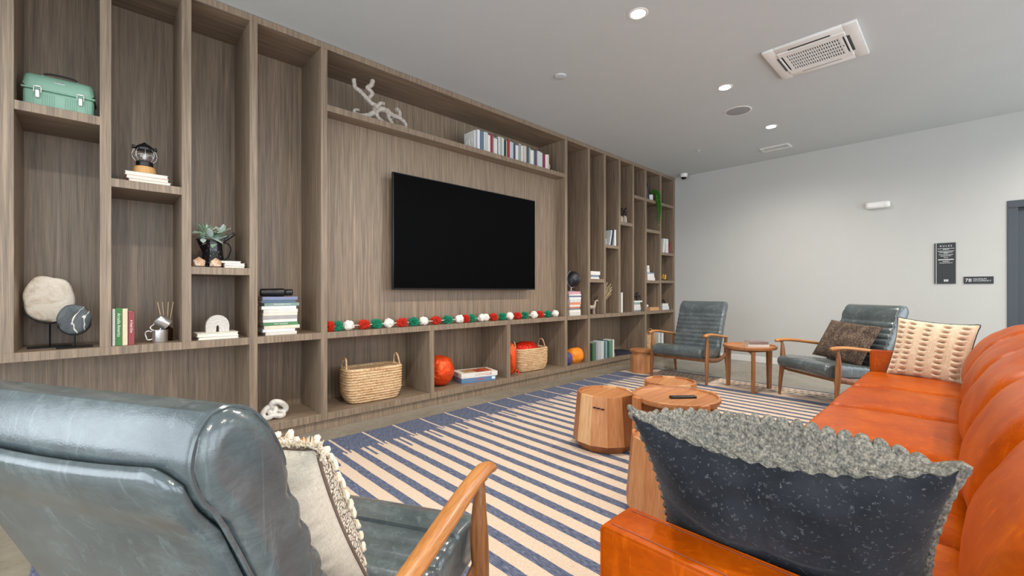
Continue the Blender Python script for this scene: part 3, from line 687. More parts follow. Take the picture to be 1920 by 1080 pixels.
# macrame pillow at the far end of the sofa
M['macrame'] = cloth('cream_macrame', 'c9ae90', 'e6d2b8', 420, 160)
M['linen'] = cloth('cream_linen', 'd6c9b4', 'ede3d2', 500, 500, .9, .15)
mp = thing('throw_pillow', 'cream macrame pillow with looped cord columns at the far sofa end', 'pillow', (4.595, .175, RZ + .635), group='pillows on the seats')
mp.rotation_euler = (R(-17), R(4), R(-104))
def mac_fn(u, v, e):
    h = wrinkle(u, v, e, 6) * .5
    for c_ in (-.86, -.55, -.12, .32, .74):
        d = (u - c_ - .03 * v) / .13
        if abs(d) < 1:
            r_ = (v * .5 + .5) * 11; fr = r_ - math.floor(r_)
            ce = abs(fr - round(fr)) * 2
            h += min(1, e * 3) * ((1 - d * d) * .020 * math.sin(math.pi * fr) ** .6 - .034 * math.exp(-(ce / .30) ** 2) * math.exp(-(d / .5) ** 2))
    return h + .0012 * math.sin(u * 140)
pillow(mp, .47, .47, .15, 150, 140, ('macrame', 'linen'), mac_fn, lambda u, v, e: wrinkle(u, v, e, 3), .08)
MB().tube(spl(edge_pts(.47, .47, .08, 12), 2, True), .004, 6, True).build('seam_piping', 'darkgrey', mp)

# dark woven lumbar pillow on the far chair
t = NT('brown_boucle'); p = t.pos()
f = t.math('ADD', t.math('MULTIPLY', t.noise(t.mapping(p, (150, 150, 60)), 1, 3, .7), .7), t.math('MULTIPLY', t.noise(p, 12, 3), .3)); t.bump(f, .8, .01)
M['boucle'] = t.fin(t.ramp(f, [(.36, '2e2724'), (.5, '54473f'), (.62, '8b7867'), (.72, 'b7a48e')]), .95, 0, .15)
dp = thing('throw_pillow', 'dark brown woven lumbar pillow on the far grey chair', 'pillow', (5.335, .81, RZ + .59), group='pillows on the seats')
dp.rotation_euler = (R(-30), R(3), R(143 + 90))
def rib_fn(u, v, e): return min(1, e * 4) * .0045 * abs(math.sin(u * 46)) * (.6 + .4 * abs(math.sin(v * 60))) + wrinkle(u, v, e, 8) * .6
pillow(dp, .56, .42, .13, 130, 90, ('boucle', 'boucle'), rib_fn, None, .05)
fr_ = MB()
for i in range(46):
    q = Vector((-.27 + .54 * i / 45, 0, -.2 + random.uniform(-.002, .002))); fr_.tube([q, q + Vector((random.uniform(-.006, .006), random.uniform(-.006, .002), -.014))], [.0022, .001], 5)
fr_.build('fringe', 'boucle', dp)

# cream tasselled pillow on the near chair
t = NT('cream_weave'); p = t.pos()
v_ = t.n('ShaderNodeTexVoronoi', feature='DISTANCE_TO_EDGE'); t.set(v_.inputs['Vector'], t.mapping(p, (75, 75, 120))); v_.inputs['Scale'].default_value = 1
k_ = t.math('LESS_THAN', v_.outputs[0], .09); t.bump(v_.outputs[0], .6, .006)
M['weave'] = t.fin(t.mix(k_, t.ramp(t.noise(p, 40, 3), [(.3, 'd9ccb8'), (.7, 'f0e8da')]), lin('6f6459')), .9, 0, .2)
cp = thing('throw_pillow', 'cream tasselled pillow on the nearest grey chair', 'pillow', (0, 0, 0), group='pillows on the seats')
th1 = R(28.8); lx, ly, lz = -.090, .035, .604
cp.location = (.37 + lx * math.cos(th1) - ly * math.sin(th1), 1.112 + lx * math.sin(th1) + ly * math.cos(th1), RZ + lz)
cp.rotation_euler = (R(-25), 0, th1 + R(90))
def cw_fn(u, v, e): return wrinkle(u, v, e, 9) + min(1, e * 3) * .003 * abs(math.sin(v * 50))
def cb_fn(u, v, e): return wrinkle(u, v, e, 12) * 2.2 + e * .006 * noise.noise(Vector((u * 4, v * 14, 3))) + e * .004 * math.sin(v * 26 + 2 * noise.noise(Vector((u * 3, v * 3, 0))))
pillow(cp, .45, .41, .22, 60, 60, ('weave', 'linen'), cw_fn, cb_fn, .07)
M['yarn'] = cloth('cream_yarn', 'd2bfa2', 'f2e8d6', 300, 300)
ep = spl(edge_pts(.45, .41, .07, 10), 6, True)
fr_ = MB()
for i, q in enumerate(ep):
    if q.z > .17:
        for k in range(7):
            d = Vector((random.uniform(-.012, .012), random.uniform(-.018, .006), random.uniform(.006, .018)))
            fr_.tube([q + Vector((random.uniform(-.006, .006), random.uniform(-.012, 0), -.004)), q + d * .6, q + d], [.0022, .0018, .0008], 4)
fr_.build('top_fringe', 'yarn', cp)
for c_ in (-.84, -.3, .25, .78):                                # columns of fat yarn loops on the front
    for r_ in range(13):
        v = -.9 + 1.8 * r_ / 12; u = c_ + .02 * math.sin(r_ * 2.1)
        e = max(0, (1 - abs(u) ** 2.6) * (1 - abs(v) ** 2.6)) ** .62
        q = Vector((.225 * u * (1 - .07 * (1 - v * v)), -.095 * e - .004, .205 * v * (1 - .07 * (1 - u * u))))
        tw = lambda k_: Vector((random.uniform(-1, 1), random.uniform(-1, .2), random.uniform(-1, 1))) * k_
        MB().tube(spl([q + Vector((-.02, .008, .010)) + tw(.004), q + Vector((-.009, -.006, .012)) + tw(.005), q + Vector((.009, -.008, -.004)) + tw(.005), q + Vector((.02, .006, -.016)) + tw(.004)], 4), [.003] + [.0062 + random.uniform(-.0015, .0015) for _ in range(11)] + [.002], 6).build('yarn_loop', 'yarn', cp)
sp = edge_pts(.45, .41, .07, 14)
MB().tube(spl(sp, 3, True), .0035, 6, True).build('seam_cord', plain('brown_cord', '7a675a', .9), cp)

# ------------------------------------------------------------------ books
M['pages'] = plain('book_pages', 'e4ddcf', .9, var=.06, scale=300)
CM = {}
def cm(c):
    if c not in CM: CM[c] = plain('cover_' + c, c, .6, var=.06, scale=40)
    return CM[c]
def book(label, loc, th_, ht, dp, col, rot=(0, 0, 0), group=None, flat=False, spine_back=False, title=None, tsize=.012, tcol='lettering', name='book'):
    """upright: spine to -y, thickness along x.  flat: thickness along z, spine to -y, height along x."""
    if not flat and rot[1]: loc = (loc[0], loc[1], loc[2] + abs(math.sin(rot[1])) * th_ / 2)
    o = thing(name, label, 'book', loc, group=group, rot=rot)
    c = .0022
    cv = MB().box(-th_ / 2, -th_ / 2 + c, -dp / 2, dp / 2, 0, ht).box(th_ / 2 - c, th_ / 2, -dp / 2, dp / 2, 0, ht)
    cv.bbox(-th_ / 2, th_ / 2, -dp / 2 - .001, -dp / 2 + c * 1.4, 0, ht, .001, 1)
    pg = MB().box(-th_ / 2 + c, th_ / 2 - c, -dp / 2 + c, dp / 2 - .004, .004, ht - .004)
    mt = Matrix.Identity(4)
    if flat: mt = Matrix.Translation((0, 0, th_ / 2)) @ Matrix.Rotation(R(90), 4, 'Y') @ Matrix.Translation((0, 0, -ht / 2))
    if spine_back: mt = Matrix.Rotation(R(180), 4, 'Z') @ mt
    cv.xf(mt).build('cover', cm(col), o, 0); pg.xf(mt).build('page_block', 'pages', o, 0)
    if title:
        if flat: text(title, tsize, tcol, o, (0, -dp / 2 - .0012, th_ / 2), FRONT)
        else: text(title, tsize, tcol, o, (0, -dp / 2 - .0012, ht * .55), (R(90), R(90), 0))
    return o
def stack(x, y, z, rows, group, what):
    """rows from the bottom: thickness, length, depth, colour, look, dx, turn, title"""
    n = len(rows)
    for i, r in enumerate(rows):
        t_, L, D, col, look, dx, tn = r[:7]
        place_ = 'lowest' if i == 0 else 'topmost' if i == n - 1 else '%s from the bottom' % ORD[i + 1]
        if n == 1: place_ = 'alone'
        book('%s lying flat, %s in %s' % (look, place_, what), (x + dx, y, z), t_, L, D, col, (0, 0, R(tn)), group, True, len(r) > 8 and r[8], r[7] if len(r) > 7 else None, min(.017, t_ * .62))
        z += t_ + .0004
    return z
ZM = Z['m1'] + .0004; ZB = Z['b1'] + .0004; ZN = Z['n1'] + .0004

# long row on the upper shelf
cuts = [2.862, 2.878, 2.906, 2.939, 2.999, 3.018, 3.053, 3.088, 3.127, 3.139, 3.19, 3.208, 3.231, 3.272, 3.295, 3.33, 3.342, 3.38, 3.401, 3.448, 3.479, 3.527, 3.567, 3.598, 3.648, 3.694, 3.722, 3.783, 3.811, 3.835, 3.893, 3.942, 3.987, 4.019, 4.058]
cols = [('e2dfd8', 'white'), ('a9abb8', 'lavender-grey'), ('e6e6e6', 'bright white'), ('65788a', 'slate-blue'), ('d8dde0', 'thin white'), ('c8c8c0', 'pale grey'), ('e4e1da', 'white'), ('9c2440', 'crimson'), ('a8a49e', 'thin grey'), ('dcd9d0', 'short cream'),
        ('45456a', 'thin navy'), ('e2e4e4', 'tall white'), ('a9b0a4', 'tall sage-grey'), ('e4e2da', 'white'), ('24433f', 'dark green'), ('d9cdbd', 'thin cream'), ('9d3438', 'brick-red'), ('e0dcd6', 'white'), ('b9c8d4', 'pale blue'), ('474d5c', 'charcoal-blue'),
        ('e2dedc', 'short white'), ('9aa39c', 'tall grey-green'), ('e3e0d8', 'white'), ('cdbfb2', 'beige'), ('4a5560', 'dark slate'), ('96a39a', 'grey-green'), ('e4e2da', 'short white'), ('55606e', 'slate'), ('5e3f5c', 'purple'), ('ccd0cf', 'pale grey'),
        ('cfd4d2', 'pale grey'), ('8c2c4e', 'magenta'), ('e6e3dc', 'white'), ('ded0bd', 'cream')]
hts = [.215, .225, .235, .232, .235, .238, .215, .235, .215, .20, .215, .235, .24, .235, .215, .22, .232, .225, .225, .215, .205, .235, .22, .225, .225, .225, .205, .21, .225, .215, .215, .20, .205, .215]
for i, (c_, nm) in enumerate(cols):
    a, b = cuts[i], cuts[i + 1]
    book('%s upright book, %s from the left in the row on the long upper shelf' % (nm, ORD[i + 1]), ((a + b) / 2, 3.64 + random.uniform(-.006, .006), ZN), b - a - .0015, hts[i] * .93, .165 + random.uniform(-.01, .01), c_, group='books in the row on the long upper shelf')
for x_, lb, fl in ((2.852, 'white looped bookend at the left end of the upper book row', -1), (4.062, 'white looped bookend at the right end of the upper book row', 1)):
    be = thing('bookend', lb, 'bookend', (x_, 3.62, ZN), group='bookends of the upper row')
    MB().box(-.0015, .0015, -.05, .05, 0, .12).build('upright_plate', 'white', be, 0)
    MB().box(-.002 if fl > 0 else -.06, .06 if fl > 0 else .002, -.05, .05, 0, .002).build('foot_plate', 'white', be, 0)
    MB().tube(spl([(fl * .004, -.04, .004), (fl * .03, -.042, .06), (fl * .024, -.03, .10), (fl * .006, -.01, .115), (fl * .006, .02, .10), (fl * .02, .035, .05), (fl * .004, .04, .004)], 5), .004, 6).build('loop', 'white', be)

# tall bays at the left: flat stacks and upright books
zt = stack(.242, 3.60, Z['d1'] + .0004, [(.019, .205, .15, 'e2ded6', 'white book', .008, 0, None, True), (.022, .205, .15, 'd9a79b', 'pink-edged white book', -.004, 1, None, True), (.021, .208, .15, 'e4e2d6', 'cream book', -.006, -1, None, True)], 'white books under the lantern', 'the pile under the lantern')
LZ = zt
for (x_, t_, h_, c_, lb, ti, ts, d) in ((.0815, .0135, .222, 'd2cfc9', 'thin pale grey upright book beside the green book', None, 0, .15), (.1045, .030, .226, '3f7a3f', 'green upright book with pale lettering on the spine', 'Arcadia America', .021, .15), (.1325, .0235, .222, 'dcc9ac', 'cream upright book between the green and maroon books', None, 0, .15), (.1615, .0285, .205, '8a3f3f', 'maroon upright book with a printed spine near the steel mugs', 'A Fatal One', .016, .15)):
    book(lb, (x_, 3.605, ZM), t_, h_, d, c_, group='upright books beside the steel mugs', title=ti, tsize=ts)
stack(.70, 3.61, Z['c1'] + .0004, [(.018, .125, .11, 'e6e2e2', 'small white book', .012, -2, None, True), (.016, .125, .11, 'e9e6e6', 'small white book', .01, 3, None, True), (.014, .12, .10, 'e4e0da', 'small white book', -.008, -3, None, True)], 'small white books beside the pitcher', 'the little pile beside the pitcher')
zt = stack(.608, 3.62, ZM, [(.02, .235, .17, 'e6e0d2', 'white book', .006, 0, None, True), (.024, .24, .17, 'e8e2d4', 'white book', 0, 1, None, True)], 'white books under the stone ring', 'the pile under the grey stone ring')
AGZ = zt
bt = [(.024, .215, .17, 'd9d2c8', 'off-white', .005, 0, None), (.021, .222, .17, 'dfe3e8', 'bluish white', -.012, 1, None), (.025, .245, .17, 'e0d3bd', 'cream', .012, -1, None), (.0235, .238, .17, '4f8458', 'green', .002, 0, 'PLAY HUNGRY'),
      (.022, .235, .17, 'e3ded8', 'white', -.004, 1, None), (.028, .237, .17, 'a8a3a1', 'grey', -.002, 0, None), (.019, .235, .17, 'e6dcca', 'ivory', -.001, 0, None), (.026, .235, .17, 'dcd6ce', 'pale grey', .003, -1, None), (.024, .238, .17, 'e8e6e0', 'white', -.012, 1, None),
      (.0235, .24, .17, '7d938f', 'sage-green', .01, 0, 'THE ROMAN WAY'), (.021, .235, .17, '53697f', 'steel-blue', -.014, 2, None), (.024, .24, .17, '7d83a0', 'lavender-blue', -.002, 0, None)]
zt = stack(1.005, 3.63, ZM, [(a, b, c, d, e + ' book', f_, g, h) for a, b, c, d, e, f_, g, h in bt], 'books in the tall pile under the binoculars', 'the tall pile under the binoculars')
BNZ = zt
# right-hand bays
hs_ = [(.046, .23, .16, 'd2cdc6', 'thick grey-white'), (.034, .232, .16, 'e4e1db', 'white'), (.02, .215, .16, '7c8588', 'grey'), (.02, .225, .16, 'c2705c', 'coral'), (.03, .225, .16, 'e0d6c8', 'cream'), (.034, .245, .16, 'd98a6c', 'salmon'), (.035, .235, .16, 'd2d5d2', 'pale grey'), (.036, .24, .16, 'dedcd8', 'white'), (.02, .25, .16, '67738e', 'blue'), (.022, .245, .16, 'e2ddd6', 'white'), (.036, .252, .16, 'cf9aa2', 'pink')]
zt = stack(4.55, 3.62, ZM, [(a * .94, b, c, d, e + ' book', random.uniform(-.01, .01), random.uniform(-2, 2)) for a, b, c, d, e in hs_], 'books in the pile under the globe', 'the pile under the black globe')
GLZ = zt
stack(4.99, 3.60, Z['c1'] + .0004, [(.024, .20, .14, 'e6e3dd', 'white book', -.005, 0), (.03, .195, .14, '7f8ba0', 'grey-blue book', -.01, 1), (.05, .215, .14, 'e3ddd6', 'thick white book', .005, -1)], 'books in the narrow bay above the animal figurine', 'the small pile right of the globe')
for x_, t_, h_, c_, ry, lb in ((5.485, .045, .235, 'e5e3e0', 0, 'white upright book at the right of the leaning books in the narrow bay'), (5.395, .028, .235, '353c4e', -13, 'navy book leaning on the white book in the narrow bay'), (5.345, .028, .225, 'c9cdd0', -14, 'pale grey book leaning beside a white cup in the narrow bay')):
    book(lb, (x_, 3.60, 1.7505), t_, h_, .14, c_, (0, R(-ry), 0), 'leaning books in the narrow bay')
book('tall white upright book alone in the narrow bay right of the dried stems', (5.665, 3.60, ZM), .045, .30, .14, 'e0ddd6')
book('thin grey upright book behind the tall white one', (5.695, 3.615, ZM), .012, .29, .14, '8b8c88')
stack(6.10, 3.60, ZM, [(.024, .21, .14, '7d8a90', 'grey book', .0, 0), (.045, .215, .14, 'dcd8d6', 'white book', .005, 1), (.04, .205, .14, 'e3d9d8', 'pinkish white book', -.005, -1), (.034, .195, .14, '86a79a', 'sage-green book', -.005, 1), (.024, .27, .14, 'e6e5e0', 'white book', .02, 0)], 'books in the pile under the elephant figurine', 'the pile under the dark elephant')
for x_, t_, h_, c_, ry, lb in ((6.465, .03, .22, '4c5468', 10, 'slate-blue book leaning beside the trailing plant'), (6.50, .035, .26, '262c3a', 8, 'dark navy book leaning against the white plant pot')):
    book(lb, (x_, 3.62, 2.5685), t_, h_, .14, c_, (0, R(-ry), 0), 'books beside the trailing plant')
stack(6.54, 3.60, 1.2635, [(.05, .24, .14, 'e5e0da', 'thick white book', .005, 0), (.055, .22, .14, 'e6e4e2', 'thick white book', -.01, 1), (.02, .20, .14, '8fa3bd', 'pale blue book', -.005, 0)], 'books under the white block', 'the pile under the white block')
for x_, t_, h_, c_, ry, lb in ((7.09, .10, .245, 'dfdcda', 0, 'wide white upright book in the outer right bay'), (6.972, .05, .24, 'e6e3de', -8, 'white book leaning on the wide white book'), (7.185, .022, .19, '9c4b4e', 17, 'dusty red book leaning to the right in the outer bay')):
    book(lb, (x_, 3.60, 1.7405), t_, h_, .13, c_, (0, R(-ry if ry < 0 else ry), 0), 'upright books in the outer right bay')
stack(7.03, 3.60, ZM, [(.055, .23, .14, 'd9dde0', 'bluish white book', .01, 0), (.05, .22, .14, 'e4e3e0', 'white book', -.005, 2)], 'books under the dark ornament', 'the pair under the dark ornament')
stack(5.30, 1.60, RZ + .4715, [(.030, .215, .15, 'd6d0ca', 'pale white book', .0, -52), (.028, .20, .15, '83706e', 'mauve-grey book', -.004, -50)], 'books on the round side table', 'the pair on the round side table')
# green and white row near the floor
gr = [(4.93, 4.957, '31573c', 'dark green'), (4.959, 5.024, '4d6f52', 'moss-green'), (5.028, 5.075, '9a9aa6', 'lavender-grey'), (5.077, 5.155, 'b4b6ba', 'silver-grey'), (5.158, 5.182, 'd8dcd8', 'white'), (5.184, 5.22, 'b7cfc6', 'pale mint'), (5.223, 5.262, '46685f', 'teal-green'), (5.264, 5.29, 'a3b4b4', 'pale grey'), (5.292, 5.32, '3f5672', 'navy'), (5.322, 5.35, '2f5148', 'dark teal'), (5.354, 5.44, '618a73', 'sage-green'), (5.443, 5.48, 'e4e2d8', 'white')]
for i, (a, b, c_, nm) in enumerate(gr):
    book('%s upright book, %s from the left in the low row near the floor' % (nm, ORD[i + 1]), ((a + b) / 2, 3.625, ZB), b - a, .235 + .008 * (i % 3), .16, c_, group='books in the low row near the floor')
stack(5.75, 3.66, ZB, [(.026, .40, .25, '2a2636', 'large dark purple book', .02, -9), (.024, .38, .24, '1f2030', 'large black book', -.01, -7)], 'large dark books near the floor', 'the dark pair beside the low book row')
for x_, t_, c_, lb in ((6.83, .05, 'dfdcd4', 'cream upright book beside the low basket behind the chair arm'), (6.895, .04, 'aebccb', 'pale blue upright book in the low right bay behind the chair arm'), (6.95, .05, 'e6e4df', 'white upright book at the right in the low bay behind the chair')): book(lb, (x_, 3.62, ZB), t_, .27, .16, c_, group='books in the low right bay')
book('cream book lying low at the far left end of the bookcase', (-.52, 3.62, ZB), .03, .26, .18, 'e2d9c0', flat=True)

# ------------------------------------------------------------------ left bays: ornaments
# green lunch box
M['green'] = plain('green_enamel', '86ad98', .42, var=.06, scale=6); M['cream_metal'] = plain('tin_metal', 'd3d5d0', .35, .5)
lb = thing('lunch_box', 'green metal lunch box with silver latches on the top left shelf', 'lunch box', (-.142, 3.645, Z['e1'] + .0004), R(-2))
def lb_rings(z0s, w_, d_):
    pass
b = MB(); nseg = 14
sec = [(-.078, 0), (.078, 0), (.080, .10), (-.080, .10)]
MB().bbox(-.142, .142, -.076, .076, 0, .105, .016, 3).build('box_body', 'green', lb)
lid = [(-.079, .108)] + [(-.079 * math.cos(a) * (1 if 0 else 1), .108 + .10 * math.sin(a) ** .75) for a in [math.pi * k / 14 for k in range(1, 14)]] + [(.079, .108)]
ld = MB().extr(lid, .143, .03, 5).xf(Matrix.Rotation(R(90), 4, 'Z')).build('domed_lid', 'green', lb)
MB().bbox(-.148, .148, -.083, .083, .102, .112, .003, 1).build('rim_flange', 'green', lb)
for i in range(30):
    x_ = -.13 + i * .009
    if abs(x_) < .022 or abs(abs(x_) - .085) < .016: continue
    MB().bbox(x_ - .0016, x_ + .0016, -.0785, -.073, .012, .085, .001, 1).build('pressed_rib', 'green', lb, 0)
for s_ in (-1, 1):
    lt = MB().bbox(s_ * .085 - .0085, s_ * .085 + .0085, -.088, -.082, .055, .098, .002, 1).build('latch', 'cream_metal', lb)
    MB().tube([(s_ * .085 - .014, -.085, .085), (s_ * .085 - .014, -.085, .116), (s_ * .085 + .014, -.085, .116), (s_ * .085 + .014, -.085, .085)], .002, 6).build('latch_wire', 'cream_metal', lt)
    MB().bbox(s_ * .085 - .013, s_ * .085 + .013, -.087, -.079, .113, .121, .002, 1).build('catch', 'cream_metal', lt)
hd = MB().tube(spl([(-.07, 0, .208), (-.062, 0, .222), (-.03, 0, .228), (.03, 0, .228), (.062, 0, .222), (.07, 0, .208)], 5), .0055, 8).build('carry_handle', 'black', lb)
for s_ in (-1, 1): MB().bbox(s_ * .07 - .005, s_ * .07 + .005, -.01, .01, .200, .212, .002, 1).build('handle_bracket', 'cream_metal', hd)
pl = MB().bbox(-.021, .021, -.002, .002, -.006, .006, .001, 1).build('name_plate', 'cream_metal', lb, loc=(0, -.068, .165), rot=(R(-28), 0, 0))
text('STANLEY', .0085, 'black', pl, (0, -.0022, 0), FRONT)

# camping lantern
M['pine'] = wood('pine_base', [(.3, 'c08a4e'), (.6, 'd9ab70')], 'z', 1, .5)
t = NT('clear_glass'); t.b.inputs['Transmission Weight'].default_value = 1; M['clear'] = t.fin((1, 1, 1), .02)
ln = thing('camping_lantern', 'small camping lantern with wooden base and wire cage on white books', 'lantern', (.229, 3.62, LZ))
MB().lathe([(.050, 0), (.056, .006), (.058, .03), (.052, .052), (.044, .056)], 28).build('wooden_base', 'pine', ln)
MB().lathe([(.042, .056), (.043, .058), (.043, .084), (.038, .088)], 24).build('collar', 'black', ln)
MB().lathe([(.034, .088), (.046, .105), (.050, .125), (.046, .148), (.036, .162)], 24).build('glass_globe', 'glass', ln)
MB().lathe([(.046, .160), (.048, .172), (.042, .182), (.026, .196), (.010, .206), (.004, .212)], 24).build('cap', 'black', ln)
for s_ in (-1, 1): MB().lathe([(.0, -.008), (.011, -.008), (.011, .008), (0, .008)], 14).build('handle_pivot', 'black', ln, loc=(s_ * .054, 0, .176), rot=(0, R(90), 0))
for k in range(8):
    a = 2 * math.pi * k / 8; MB().tube([(r_ * math.cos(a), r_ * math.sin(a), z_) for r_, z_ in ((.043, .088), (.058, .108), (.062, .13), (.056, .152), (.046, .166))], .0018, 6).build('cage_wire', 'metal', ln)
MB().tube([(.062 * math.cos(a), .062 * math.sin(a), .122) for a in [2 * math.pi * k / 24 for k in range(24)]], .0016, 6, True).build('cage_ring', 'metal', ln)
MB().lathe([(0, .10), (.009, .105), (.012, .118), (.007, .130), (0, .134)], 14).build('bulb', 'white', ln)

# stone discs on stands
def disc(name, label, x, y, zc, rx, rz, th_, mat, seed, lob=.05, stand_r=.10, base=.06):
    r_ = thing(name, label, 'ornament', (x, y, ZM), R(4))
    b = MB(); n = 48; zc -= ZM
    for ring, (sc, t_) in enumerate(((.0, 1.0), (.55, 1.0), (.9, .85), (1.0, .3), (1.0, -.3), (.9, -.85), (.55, -1.0), (.0, -1.0))):
        for k in range(n):
            a = 2 * math.pi * k / n; w_ = 1 + lob * noise.noise(Vector((math.cos(a) * 1.3 + seed, math.sin(a) * 1.3, seed))) + .015 * noise.noise(Vector((math.cos(a) * 6, math.sin(a) * 6, seed)))
            b.v.append((rx * sc * w_ * math.cos(a), -th_ / 2 * t_ + .004 * noise.noise(Vector((sc * 3 * math.cos(a), sc * 3 * math.sin(a), seed + t_))), zc + rz * sc * w_ * math.sin(a)))
    b.f = [(i * n + k, i * n + (k + 1) % n, (i + 1) * n + (k + 1) % n, (i + 1) * n + k) for i in range(7) for k in range(n)]; b.mi = [0] * len(b.f)
    b.build('stone_disc', mat, r_, 60)
    cr = [(rx * 1.03 * math.cos(a), -th_ * .2, zc + rz * 1.04 * math.sin(a)) for a in [R(205 + 130 * k / 14) for k in range(15)]]
    sd = MB().tube(cr, .0035, 6).tube([cr[0], (cr[0][0], -th_ / 2 - .006, cr[0][2] + .002), (cr[0][0], -th_ / 2 - .006, cr[0][2] + .018)], .003, 6).tube([cr[-1], (cr[-1][0], -th_ / 2 - .006, cr[-1][2] + .002), (cr[-1][0], -th_ / 2 - .006, cr[-1][2] + .018)], .003, 6)
    sd.tube([(0, -th_ * .2, zc - rz * 1.03), (0, -th_ * .2, .006)], .004, 8).build('stand', 'blackmetal', r_)
    MB().bbox(-base, base, -.045, .045, .0, .007, .0015, 1).build('stand_base', 'blackmetal', r_)
    return r_
t = NT('cream_stone'); p = t.pos(); f = t.noise(p, 9, 8, .65, 1.5); t.bump(f, .5, .02)
M['cream_stone'] = t.fin(t.ramp(f, [(.3, 'b9a48c'), (.45, 'd8cab8'), (.6, 'e8dfd2'), (.75, 'd6b898')]), .8)
t = NT('slate_veined'); p = t.pos(); f = t.noise(p, 7, 5, .6, 1.0); vn = t.math('LESS_THAN', t.math('ABSOLUTE', t.math('SUBTRACT', t.noise(p, 6, 3, .5, .8), .5)), .009)
M['slate'] = t.fin(t.mix(vn, t.ramp(f, [(.3, '3c4144'), (.7, '63686a')]), lin('d8d4c8')), .55)
disc('stone_disc_ornament', 'large cream stone disc on a black stand in the lower left bay', -.19, 3.72, 1.05, .112, .135, .03, 'cream_stone', 7.7, .15, base=.09)
disc('stone_disc_ornament', 'smaller dark slate disc with white veins on a black stand', -.085, 3.60, .935, .072, .088, .02, 'slate', 9.1, .08, base=.075)

# steel mugs and reed diffuser
def mug(name, label, x, y, z, rot, r=.0405, h=.078):
    m_ = thing(name, label, 'mug', (x, y, z), rot=rot, group='steel mugs')
    MB().lathe([(0, .001), (r * .97, .001), (r, .004), (r, h), (r - .002, h), (r - .002, .006), (0, .006)], 36).build('cup', 'metal', m_)
    MB().tube(spl([(-r, 0, h * .88), (-r - .022, 0, h * .93), (-r - .033, 0, h * .74), (-r - .026, 0, h * .34), (-r - .018, 0, h * .2), (-r, 0, h * .25)], 5), .0045, 8).build('carabiner_handle', 'metal', m_)
mug('steel_mug', 'upright steel camping mug with a clip handle', .304, 3.60, ZM, (0, 0, R(-5)))
mug('steel_mug', 'steel camping mug lying tilted on top of the upright mug', .346, 3.60, ZM + .106, (0, R(-52), R(0)), .038, .07)
rd = thing('reed_diffuser', 'dark diffuser bottle with pale wooden reeds behind the steel mugs', 'diffuser', (.345, 3.70, ZM))
MB().lathe([(.034, 0), (.036, .004), (.036, .075), (.02, .09), (.015, .094), (.015, .11)], 24).build('bottle', plain('amber_glass', '3a1d10', .15), rd)
for dx, dy in ((-.045, 0), (-.018, .02), (.01, -.01), (.038, .006)): MB().tube([(dx * .1, dy * .1, .02), (dx, dy, .255)], .0024, 6).build('reed', plain('reed', 'd8b890', .8), rd)

# black enamel pitcher with succulents
t = NT('speckled_enamel'); p = t.pos(); sp_ = t.math('GREATER_THAN', t.noise(p, 150, 2, .5), .68)
M['enamel'] = t.fin(t.mix(sp_, (.008, .008, .009), (.5, .5, .5)), .15)
pt = thing('enamel_pitcher', 'black speckled enamel pitcher holding pale green succulents', 'pitcher', (.605, 3.70, Z['c1'] + .0004), R(-8))
MB().lathe([(0, .002), (.068, .002), (.072, .006), (.062, .10), (.053, .190), (.055, .195), (.052, .195), (.050, .188), (.058, .1), (.066, .01), (0, .01)], 36).build('jug_body', 'enamel', pt)
MB().add([(-.048, -.022, .195), (-.048, .022, .195), (-.098, 0, .205), (-.058, 0, .10)], [(0, 1, 2), (0, 2, 3), (1, 3, 2), (0, 3, 1)]).build('spout', 'enamel', pt, 0)
MB().tube(spl([(.055, 0, .185), (.09, 0, .178), (.108, 0, .14), (.092, 0, .085), (.066, 0, .055)], 5), .004, 8).build('wire_handle', 'blackmetal', pt)
MB().soft((.098, .0, .225), .045, .05, .010, .009, 4).xf(Matrix.Translation((.098, 0, .225)) @ Matrix.Rotation(R(-42), 4, 'Y') @ Matrix.Translation((-.098, 0, -.225))).build('hinged_lid', 'enamel', pt)
MB().tube([(.054, 0, .19), (.066, 0, .215)], .006, 8).build('lid_hinge', 'metal', pt)
LEAF = [plain('succulent_pale', 'c6d6c4', .7, var=.1), plain('succulent_grey', 'bccbc6', .7, var=.1), plain('succulent_green', '93b294', .7, var=.15)]
def leaf(parent, base, d, length, width, mat, up=Vector((0, 0, 1)), name='leaf'):
    d = Vector(d).normalized(); sd = d.cross(up); sd = sd.normalized() if sd.length > .01 else Vector((1, 0, 0)); nn = sd.cross(d).normalized(); b = MB(); n = 7
    for i in range(n + 1):
        u = i / n; w_ = width * math.sin(math.pi * min(.97, u * .9 + .06)) ** .8; c_ = Vector(base) + d * (length * u) - Vector((0, 0, .25 * length * u * u)) * .5
        b.v += [tuple(c_ - sd * w_ / 2 + nn * .003), tuple(c_ - nn * .002), tuple(c_ + sd * w_ / 2 + nn * .003), tuple(c_ + nn * .004)]
    b.f = [(i * 4 + k, i * 4 + (k + 1) % 4, i * 4 + 4 + (k + 1) % 4, i * 4 + 4 + k) for i in range(n) for k in range(4)] + [(3, 2, 1, 0), (n * 4, n * 4 + 1, n * 4 + 2, n * 4 + 3)]; b.mi = [0] * len(b.f)
    b.build(name, mat, parent, 50)
suc = thing('succulent_bunch', 'bunch of pale grey-green succulents spilling from the black pitcher', 'plant', (.598, 3.70, Z['c1'] + .185), 0)
